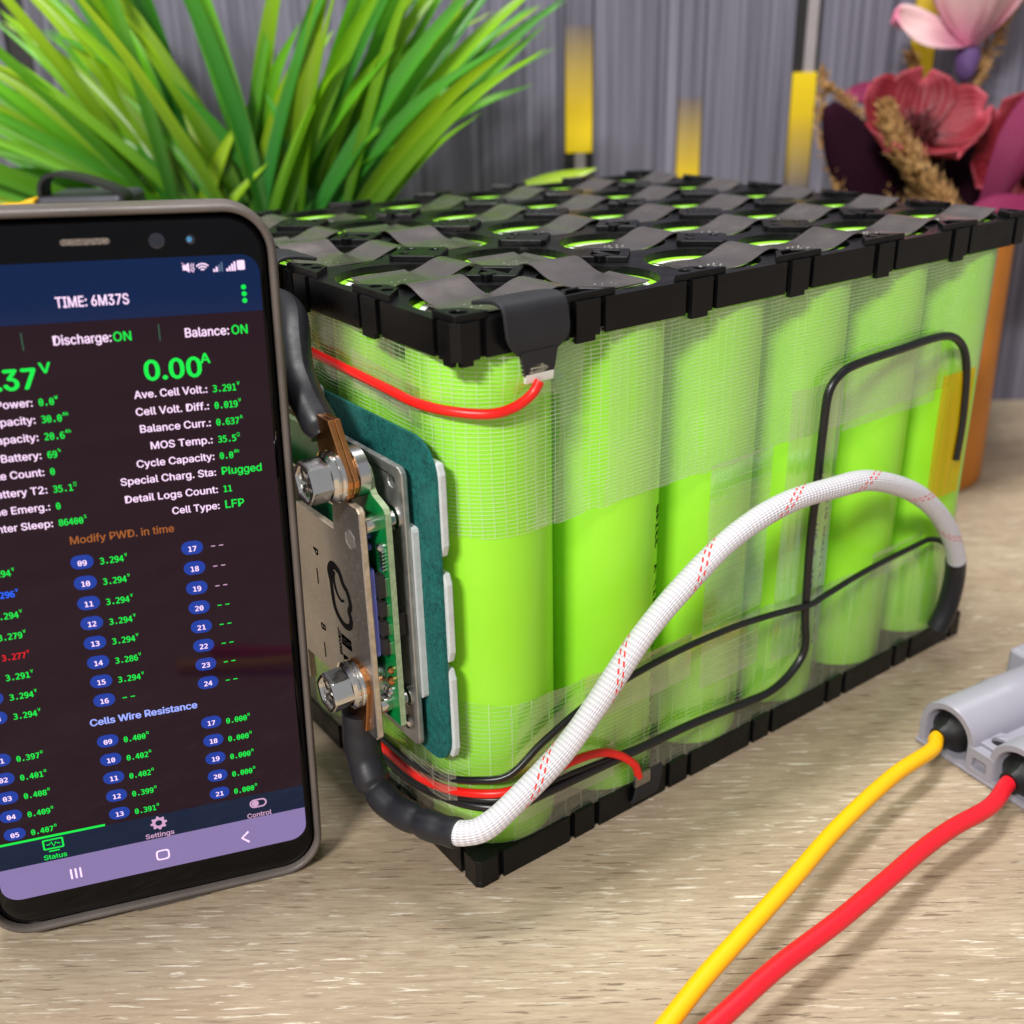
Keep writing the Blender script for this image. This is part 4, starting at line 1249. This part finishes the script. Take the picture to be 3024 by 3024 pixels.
for k in range(8):
    y = 84.4 - 4.94 * k
    pill('%02d' % (k + 1), -65.6, y); value(volt[k + 1][0], 'V', -62.1, y - 1.05, volt[k + 1][1])
    pill('%02d' % (k + 9), -42.95, y)
    if k < 7: value('3.286' if k == 5 else '3.294', 'V', -39.4, y - 1.05)
    else: label('--', -39.4, y - .9, 's_green', 2.3, fit=2.6)
    pill('%d' % (k + 17), -19.95, y); label('--', -16.3, y - .9, 's_dim' if k < 3 else 's_green', 2.3, fit=2.6)
res = (('0.397', '0.401', '0.408', '0.409', '0.407'), ('0.400', '0.402', '0.402', '0.399', '0.391'), ('0.000',) * 5)
for c, (x, n0) in enumerate(((-66.6, 1), (-43.6, 9), (-20.3, 17))):
    for k in range(5):
        y = 39.0 - 5.08 * k
        pill('%02d' % (n0 + k), x, y); value(res[c][k], '\u03a9', x + 3.4, y - 1.15)
# tab icons
label('Status', -59.0, 9.75, 's_green', 1.9, 'CENTER', fit=5.0); label('Settings', -35.3, 9.6, 's_dim', 1.9, 'CENTER', fit=6.6); label('Control', -11.4, 9.4, 's_dim', 1.9, 'CENTER', fit=5.9)
put(MB().plate(rrect(-2.3, -1.2, 2.3, 1.7, .3, 2), [rrect(-1.9, -.8, 1.9, 1.3, .2, 2)[::-1]], -.01, 0), -59.0, 13.7, M['s_green'], 'monitor_icon')
put(band([(-1.5, .2), (-.8, .2), (-.4, .9), (.1, -.5), (.6, .7), (1.0, .2), (1.5, .2)], .28), -59.0, 13.7, M['s_green'], 'monitor_icon')
put(MB().prism(rrect(-1.2, -1.9, 1.2, -1.55, .1, 1), -.01, 0), -59.0, 13.7, M['s_green'], 'monitor_icon')
gear = []
for k in range(32):
    a = 2 * math.pi * k / 32; rr = 1.95 if (k // 2) % 2 == 0 else 1.5
    gear.append((rr * math.cos(a), rr * math.sin(a)))
put(MB().plate(gear, [circle(0, 0, .8, 16)[::-1]], -.01, 0), -35.2, 13.6, M['s_dim'], 'gear_icon')
put(MB().plate(rrect(-2.1, -1.25, 2.1, 1.25, 1.2, 6), [rrect(-1.7, -.85, 1.7, .85, .84, 6)[::-1]], -.01, 0), -11.4, 13.4, M['s_dim'], 'toggle_icon')
put(MB().prism(circle(-.7, 0, .85, 16), -.01, 0), -11.4, 13.4, M['s_dim'], 'toggle_icon')
for k in (-1, 0, 1): put(MB().prism(rrect(-.22, -1.5, .22, 1.5, .2, 2), -.01, 0), -55.3 + k * 1.05, 4.2, M['s_white'], 'recents_icon')
put(MB().plate(rrect(-1.6, -1.5, 1.6, 1.5, .8, 4), [rrect(-1.2, -1.1, 1.2, 1.1, .6, 4)[::-1]], -.01, 0), -35.3, 4.1, M['s_white'], 'home_icon')
put(band([(.7, 1.6), (-1.0, 0), (.7, -1.6)], .55), -15.2, 3.9, M['s_white'], 'back_icon')
for y in (141.3, 139.9, 138.5): put(MB().prism(circle(0, 0, .52, 14), -.01, 0), -3.65, y, M['s_green'], 'menu_dot')
# status icons
put(MB().prism(rrect(-.78, -.95, .78, 1.0, .25, 2), -.01, 0), -3.8, 145.8, M['s_white'], 'battery_icon')
for x0, lit in ((-9.4, 2), (-6.8, 4)):
    for k in range(4): put(MB().prism([(0, 0), (.38, 0), (.38, .55 + .45 * k), (0, .55 + .45 * k)], -.01, 0), x0 + .52 * k, 144.7, M['s_white'] if k < lit else M['s_grey'], 'signal_bar')
for r in (.45, 1.0, 1.55): put(band([(r * math.sin(math.radians(a)), r * math.cos(math.radians(a))) for a in range(-48, 49, 8)], .3), -11.5, 144.9, M['s_white'], 'wireless_icon')
put(MB().prism([(-1.1, -.5), (-.5, -.5), (.2, -1.0), (.2, 1.0), (-.5, .5), (-1.1, .5)], -.01, 0), -14.3, 145.8, M['s_white'], 'mute_icon')
for x in (.55, .95): put(band([(x, -.8), (x + .2, -.3), (x, .2), (x + .2, .8)], .16), -14.3, 145.8, M['s_white'], 'mute_icon')
put(band([(-1.2, 1.0), (1.0, -1.0)], .22), -14.3, 145.8, M['s_dim'], 'mute_icon')
put(MB().prism([(0, 0), (.5, 0), (.5, .9), (0, .9)], -.01, 0), -50.9, 144.6, M['s_white'], 'clock_digit')
# speaker slot and lenses in the top bezel
o = MB().prism(rrect(-4.6, -.62, 4.6, .62, .6, 4), -.02, .06); MB().add(o, Matrix.Translation((-33.2, 151.7, 0))).build('speaker_slot', M['grille'], phone)
for x, r, mt in ((-19.8, 1.55, 'lens'), (-13.3, .95, 'lens')):
    lo = MB().add(MB().lathe([(r, 0), (r, .07), (r * .8, .09), (.01, .09)], 24, False, False), Matrix.Translation((x, 151.35, 0))).build('front_lens', M[mt], phone, smooth=30)
M['lens_blue'] = plain('sensor_blue', (70, 140, 190), 0.1, 0.3, 0.8, var=.5, vscale=500)
MB().add(MB().lathe([(.55, .09), (.01, .12)], 16, False, False), Matrix.Translation((-13.5, 151.4, 0))).build('sensor_eye', M['lens_blue'], phone)

# ---------------------------------------------------------------- grass plant behind the phone
def frame_of(t, ref=Vector((0, 0, 1))):
    t = t.normalized()
    s = t.cross(ref)
    s = s.normalized() if s.length > 1e-4 else Vector((1, 0, 0))
    return t, s, s.cross(t)


def blade_mb(pts, w, fold=.22, n=7, twist=0.0, face=None):
    path = catmull(pts, n)
    m = MB(); grid, uvs = [], []
    N = len(path) - 1
    for i, p in enumerate(path):
        t = (path[min(N, i + 1)] - path[max(0, i - 1)])
        t, s, nn = frame_of(t, face or Vector((0, 0, 1)))
        if twist: s = Matrix.Rotation(twist * i / N, 3, t) @ s; nn = s.cross(t)
        q = i / N
        ww = w * (.55 + .45 * min(1, q * 3.2)) * (1 - max(0, (q - .42) / .58) ** 1.9) + .12
        grid.append([p - s * ww / 2 + nn * fold * ww / 2, p - s * ww / 4 + nn * fold * ww / 5, p, p + s * ww / 4 + nn * fold * ww / 5, p + s * ww / 2 + nn * fold * ww / 2])
        uvs.append([(0, q), (.25, q), (.5, q), (.75, q), (1, q)])
    return m.sheet(grid, uvs)


PC = Vector((82, 287, 104)); LAT = Vector((.809, -.588, 0)); DEP = Vector((.588, .809, 0)); UP = Vector((0, 0, 1))
plant = thing('grass_plant', 'bushy artificial grass plant with long bright green blades behind the phone', 'plant', (82, 287, 0))
MB().add(MB().lathe([(30, 0.2), (36, 6), (46, 96), (47, 102), (44, 102), (42, 92), (.01, 92)], 40, True, False), Matrix.Translation((82, 287, 0))).build('pot', M['plant_pot'], plant, smooth=40)
R = random.Random(21)
def grow(a, b0, d, L, e, w, droop=.25, dz=0):
    """a: sideways lean -1..1, d: depth lean, L length, e: elevation in degrees"""
    side = LAT * a + DEP * d
    base = PC + LAT * b0[0] + DEP * b0[1] + UP * dz
    L *= 1.2 if a < 0 else 1.05
    if a > 0: e = 46 + (e - 30) * .62
    h = math.cos(math.radians(e)); v = math.sin(math.radians(e))
    side = side.normalized() if side.length > 1e-3 else LAT
    p1 = base + (side * h + UP * v) * L * .38
    p2 = base + (side * h + UP * v) * L * .72 - UP * L * droop * .10 + side * L * .02
    p3 = base + (side * h + UP * v) * L - UP * L * droop * .30 + side * L * .06
    fc = -DEP * R.uniform(.5, 1.0) + UP * R.uniform(0, .9) + LAT * R.uniform(-.5, .5)
    o = blade_mb([base, p1, p2, p3], w * R.uniform(.5, .92), .36, 6, R.uniform(-.6, .6), fc).build('leaf', M['blade'], plant, smooth=60)
R = random.Random(21)
spec = [  # sideways, base offset, depth, length, elevation, width
    (-1, (-12, -8), -.2, 132, 22, 9.5), (-1, (-10, 4), .1, 150, 31, 10), (-1, (-6, -10), -.1, 142, 38, 9.5), (-1, (-14, -4), 0, 120, 14, 9),
    (-1, (0, -8), -.1, 150, 48, 10.5), (-1, (4, 6), .2, 150, 55, 10), (-1, (-20, 0), .1, 128, 44, 9), (-1, (-22, -6), -.2, 118, 30, 9),
    (1, (10, -10), -.2, 150, 44, 9.5), (1, (16, -4), -.1, 165, 38, 9), (1, (20, 4), .1, 158, 46, 10), (1, (8, 8), .2, 160, 54, 10),
    (1, (24, -8), -.2, 138, 50, 9), (1, (2, -12), -.3, 140, 60, 10), (1, (28, 0), 0, 128, 58, 9), (1, (30, 6), .1, 142, 36, 8.5),
    (-1, (6, 0), .0, 150, 68, 10), (1, (-4, -6), -.2, 150, 72, 10.5), (-1, (12, -6), -.2, 140, 78, 10), (1, (-14, 4), .2, 150, 80, 10),
    (-1, (-2, 10), .3, 160, 62, 10), (1, (14, 12), .3, 160, 64, 9.5), (-1, (-8, 12), .4, 150, 40, 10), (-1, (-28, 4), .2, 140, 20, 9)]
for a, b0, d, L, e, w in spec: grow(a, b0, d, L, e, w, R.uniform(.1, .5))
for k in range(140):
    a = R.choice((-1, 1)); b0 = (R.uniform(-34, 38), R.uniform(-16, 26))
    if b0[0] > 12: a = 1
    if b0[0] < -14: a = -1
    grow(a, b0, R.uniform(-.5, .7), R.uniform(96, 165), R.uniform(30, 84), R.uniform(7.5, 10.5), R.uniform(.1, .6))
for k in range(26):                                       # short inner blades close the gaps low down
    grow(R.choice((-1, 1)), (R.uniform(-36, 44), R.uniform(-14, 26)), R.uniform(-.5, .7), R.uniform(50, 85), R.uniform(40, 85), R.uniform(8, 10), .2)
bb = PC + LAT * 74 - DEP * 10 + UP * 18
blade_mb([bb, bb + LAT * 30 + DEP * 3 + UP * 9, bb + LAT * 56 + DEP * 6 + UP * 19, bb + LAT * 78 + DEP * 8 + UP * 25], 10, .3, 6, .3, -DEP + UP).build('leaf', M['blade'], plant, smooth=60)

# ---------------------------------------------------------------- yellow and black tool behind the phone
tl = thing('hand_tool', 'yellow and black tool case with a black strap loop behind the phone', 'tool', (-14, 262, 0))
fr = Matrix((Vector((.809, -.588, 0)), Vector((.588, .809, 0)), UP)).transposed().to_4x4()
T0 = Matrix.Translation((-14, 260, 0)) @ fr
m = MB(); m.prism([(-22, -5), (-1, -5), (-1, 24), (-26, 24)], 0, 144.5, 1.0)
m.add(MB().rings([[(-15, -5, 144.5), (-1, -5, 144.5), (-1, 6, 144.5), (-15, 6, 144.5)], [(-4, -5, 148.6), (-.6, -5, 149.2), (-.6, 6, 149.2), (-4, 6, 148.6)]]))
bevel(MB().add(m, T0).build('yellow_body', M['tool_yellow'], tl), 1.0, 2)
m = MB().prism(rrect(-.4, -5, 31.5, 24, 2, 3), 0, 149.4, 1.5)
bevel(MB().add(m, T0).build('black_body', M['tool_black'], tl), .6, 2)
lp = catmull([(.6, 2, 147), (1.6, 2, 154), (6.5, 2, 157.2), (17, 2, 155.4), (27.5, 2, 151.6), (31.2, 2, 149.0), (31.0, 2, 146)], 7)
MB().add(MB().ribbon(lp, (0, 1, 0), 10, 1.4), T0).build('strap_loop', M['strap'], tl, smooth=40)

# ---------------------------------------------------------------- flowers in the ochre pot
pot = thing('flower_pot', 'ochre brown cylinder pot standing behind the right end of the pack', 'pot', (331, 114, 0))
MB().add(MB().lathe([(39, 0.2), (39.6, 1.5), (37.8, 112), (37.8, 116), (36, 116), (35.6, 98), (.01, 96)], 48, True, False), Matrix.Translation((331, 114, 0))).build('cylinder_wall', M['kraft'], pot, smooth=40)
MB().add(MB().lathe([(35.6, 98.5), (20, 99.4), (.01, 100)], 32, False, False), Matrix.Translation((331, 114, 0))).build('filling', M['soil'], pot, smooth=40)

def petal_mb(L, W, cup, curl, wav=0.0, n=12, k=10, a0=0.0):
    """petal in local axes: grows along +y, width on x, bends up to +z"""
    grid, uvs = [], []
    for i in range(n + 1):
        q = i / n
        ang = cup * q + curl * q * q
        y = 0; z = 0
        for s in range(i):
            a = a0 + cup * (s / n) + curl * (s / n) ** 2
            y += math.cos(a) * L / n; z += math.sin(a) * L / n
        w = W * (math.sqrt(max(0, 1 - (1 - min(1, q / .62)) ** 2)) * .8 + .2 * min(1, q / .62)) if q < .62 else W * math.sqrt(max(0.004, 1 - ((q - .62) / .38) ** 2.2))
        w = max(w, W * .14)
        g, u = [], []
        for j in range(k + 1):
            t = j / k - .5
            zz = z + (2 * t) ** 2 * W * .16 + wav * math.sin(t * 9 + q * 5) * q
            g.append((t * w, y, zz)); u.append((j / k, q))
        grid.append(g); uvs.append(u)
    return MB().sheet(grid, uvs)


def axes(c, axis, spin=0.0):
    z = Vector(axis).normalized()
    x = z.cross(UP); x = x.normalized() if x.length > 1e-3 else Vector((1, 0, 0))
    y = z.cross(x)
    m = Matrix((x, y, z)).transposed().to_4x4(); m.translation = Vector(c)
    return m @ Matrix.Rotation(spin, 4, 'Z')


def flower(c, axis, n, L, W, cup, curl, mat, label, stamens=60, spin=0.0, a0=0.0, name='flower', base=(331, 114, 98), stem_r=1.1):
    t = thing(name, label, 'flower', c, 'flowers in the ochre pot')
    A = axes(c, axis, spin)
    for k in range(n):
        p = petal_mb(L * R.uniform(.92, 1.06), W * R.uniform(.9, 1.1), cup * R.uniform(.85, 1.15), curl * R.uniform(.8, 1.2), R.uniform(.4, 1.4), a0=a0)
        pm = A @ Matrix.Rotation(2 * math.pi * k / n + R.uniform(-.12, .12), 4, 'Z') @ Matrix.Translation((0, 1.5, .25 * (k % 2)))
        o = MB().add(p, pm).build('petal', mat, t, smooth=60)
        sm = o.modifiers.new('thickness', 'SOLIDIFY'); sm.thickness = .5 * S
    if stamens:
        m = MB()
        for k in range(stamens):
            a = R.uniform(0, 6.28); r = 10.5 * math.sqrt(R.random()); h = R.uniform(6, 11) - r * .1
            b0 = Vector((r * .5 * math.cos(a), r * .5 * math.sin(a), .3)); b1 = Vector((r * math.cos(a), r * math.sin(a), h))
            m.add(MB().tube([b0, b1], .28, 5), A); m.add(MB().lathe([(.01, -.9), (.95, 0), (.01, 1.0)], 6, False, False), A @ Matrix.Translation(b1))
        o = m.build('stamens', M['stamen'], t); o['kind'] = 'stuff'
    s0 = Vector(c) - Vector(axis).normalized() * .8
    MB().tube(catmull([s0, s0 - Vector(axis).normalized() * 14 - UP * 6, Vector(base) + UP * 14, Vector(base)], 6), stem_r, 8).build('stem', M['stem'], t, smooth=60)
    return t


TOCAM = Vector((-.55, -.76, .12))
flower((356, 144, 151), TOCAM * .70 + UP * .80, 5, 31, 34, .75, -.55, M['petal_red'], 'open dusty red flower with a dark centre above the pot', 110, .4, a0=.35, base=(336, 118, 98))
flower((398, 104, 136), TOCAM * .9 + UP * .5 - LAT * .35, 5, 34, 36, .75, -.5, M['petal_red'], 'dark red flower cut off by the right edge of the picture', 110, .2, a0=.35, base=(340, 112, 98))
tp = flower((399, 148, 190), UP * 1.0 + TOCAM * .12, 4, 52, 38, .7, -.35, M['petal_pink'], 'pale pink tulip shaped flower at the upper right', 0, .6, a0=.95, base=(345, 125, 98))
A = axes((399, 148, 191), UP)
for sgn, ln in ((1, 42),):
    p = petal_mb(ln, 26, .15, .25, 1.2)
    q = Matrix((-LAT, -LAT.cross(UP), UP)).transposed()
    # outer petal spreading to the left
    yv = (-LAT * 1.0 + UP * .18).normalized(); zv = (UP * .7 + TOCAM * .6); zv = (zv - yv * zv.dot(yv)).normalized(); xv = yv.cross(zv)
    mm = Matrix((xv, yv, zv)).transposed().to_4x4(); mm.translation = Vector((399, 148, 192))
    o = MB().add(p, mm).build('petal', M['petal_pink'], tp, smooth=60); sm = o.modifiers.new('thickness', 'SOLIDIFY'); sm.thickness = .6 * S
MB().add(MB().lathe([(2, -14), (4.6, -10), (6.2, -3), (5.2, 1), (.01, 2)], 14, True, False), Matrix.Translation((398, 147.5, 190))).build('calyx', M['calyx'], tp, smooth=60)

def broad_leaf(pts, W, mat, label, cupv=.12, face=None):
    path = catmull(pts, 6); N = len(path) - 1
    grid, uvs = [], []
    face = Vector(face) if face else TOCAM
    for i, p in enumerate(path):
        t = (path[min(N, i + 1)] - path[max(0, i - 1)]).normalized()
        s = t.cross(face).normalized(); nn = s.cross(t)
        q = i / N; w = W * (math.sin(math.pi * (.05 + .90 * q ** 1.35)) ** .8)
        grid.append([p + s * w * (j / 6 - .5) + nn * (-cupv * w * (2 * (j / 6 - .5)) ** 2 + .5 * math.sin(j * 1.7 + q * 6)) for j in range(7)])
        uvs.append([(j / 6, q) for j in range(7)])
    o = MB().sheet(grid, uvs).build('broad_leaf', mat, None, tuple(path[0]), smooth=60)
    sm = o.modifiers.new('thickness', 'SOLIDIFY'); sm.thickness = .5 * S
    tag(o, label, 'leaf', 'flowers in the ochre pot')
    return o
broad_leaf([(340, 96, 104), (353, 92, 143), (372, 92, 161), (393, 89, 175), (412, 84, 184)], 25, M['leaf_magenta'], 'large streaked magenta leaf at the right edge beside the red flower', .1, TOCAM + UP * .6)
broad_leaf([(338, 128, 100), (346, 146, 120), (340, 160, 142), (334, 177, 168)], 30, M['leaf_dark'], 'dark burgundy leaf left of the open red flower', .1)
broad_leaf([(345, 130, 100), (364, 148, 118), (366, 150, 140), (362, 158, 158)], 44, M['leaf_dark'], 'broad near-black leaf behind the golden plume', .05)
broad_leaf([(366, 146, 130), (378, 156, 158), (366, 170, 173), (348, 180, 171)], 26, M['leaf_magenta'], 'magenta leaf curling behind the open red flower', .1, TOCAM * .5 + UP)
broad_leaf([(330, 94, 104), (333, 90, 121), (345, 84, 129), (368, 70, 127)], 17, M['leaf_magenta'], 'mauve leaf lying just above the far corner of the pack', .1, TOCAM + UP * 1.2)
broad_leaf([(345, 118, 100), (368, 124, 120), (388, 128, 140), (400, 130, 160)], 44, M['leaf_dark'], 'near-black leaf behind the right hand flower', .05)

def plume(pts, r, n, label, seed, pale=1.0):
    rr = random.Random(seed)
    t = thing('dried_plume', label, 'dried grass', pts[0], 'flowers in the ochre pot')
    path = catmull(pts, 6)
    MB().tube(path, .6, 6).build('stem', M['stem'], t, smooth=60)
    m = MB(); N = len(path) - 1
    for k in range(n):
        q = rr.random() ** .85; i = min(N - 1, int(q * N)); p = path[i].lerp(path[i + 1], rr.random())
        tg = (path[i + 1] - path[i]).normalized()
        a = rr.uniform(0, 6.28); ref = tg.cross(Vector((.3, .5, .8))).normalized(); d = Matrix.Rotation(a, 3, tg) @ ref
        env = math.sin(math.pi * (.12 + .80 * q)) ** .6
        b0 = p + d * r * env * rr.uniform(0, .65)
        dirv = (tg * rr.uniform(.7, 1.3) + d * rr.uniform(.3, 1.0)).normalized(); ln = rr.uniform(3.0, 6.2)
        s = dirv.cross(d).normalized() * ln * .2; nn = dirv.cross(s).normalized() * ln * .1
        v = [b0, b0 + dirv * ln * .45 + s, b0 + dirv * ln, b0 + dirv * ln * .45 - s, b0 + dirv * ln * .4 + nn]
        n0 = len(m.v); m.v += v
        m.f += [(n0, n0 + 1, n0 + 4), (n0 + 1, n0 + 2, n0 + 4), (n0 + 2, n0 + 3, n0 + 4), (n0 + 3, n0, n0 + 4)]
    o = m.build('spikelets', M['plume'], t); o['kind'] = 'stuff'
plume([(334, 112, 98), (338, 104, 116), (335, 111, 129), (330, 124, 145), (326, 133, 157), (325, 138, 168)], 9.5, 1150, 'thick golden brown plume crossing in front of the red flower', 1)
plume([(334, 126, 98), (333, 160, 123), (333, 171, 138), (333, 181, 157), (338, 185, 170), (342, 188, 182)], 3.0, 190, 'thin pale dry stalk at the far left of the flowers', 2)
plume([(342, 124, 98), (396, 146, 158), (404, 146, 173), (410, 147, 182), (421, 147, 197), (429, 147, 210), (436, 146, 220)], 5.5, 420, 'pale brown plume beside the pink tulip flower', 3)
plume([(340, 126, 98), (388, 158, 150), (390, 162, 168), (389, 168, 180), (387, 172, 189)], 4.0, 150, 'small cream plume peeping out behind the red flower', 4)
plume([(336, 120, 98), (346, 130, 120), (352, 140, 140), (347, 147, 156), (343, 152, 168)], 6.0, 420, 'shaggy tan plume just left of the open red flower', 6)
plume([(338, 126, 98), (354, 160, 140), (349, 170, 160), (346, 176, 168), (340, 182, 175)], 4.5, 220, 'beige plume above the dark burgundy leaf', 5)

for o in bpy.data.objects:
    if '_b' in o: del o['_b']
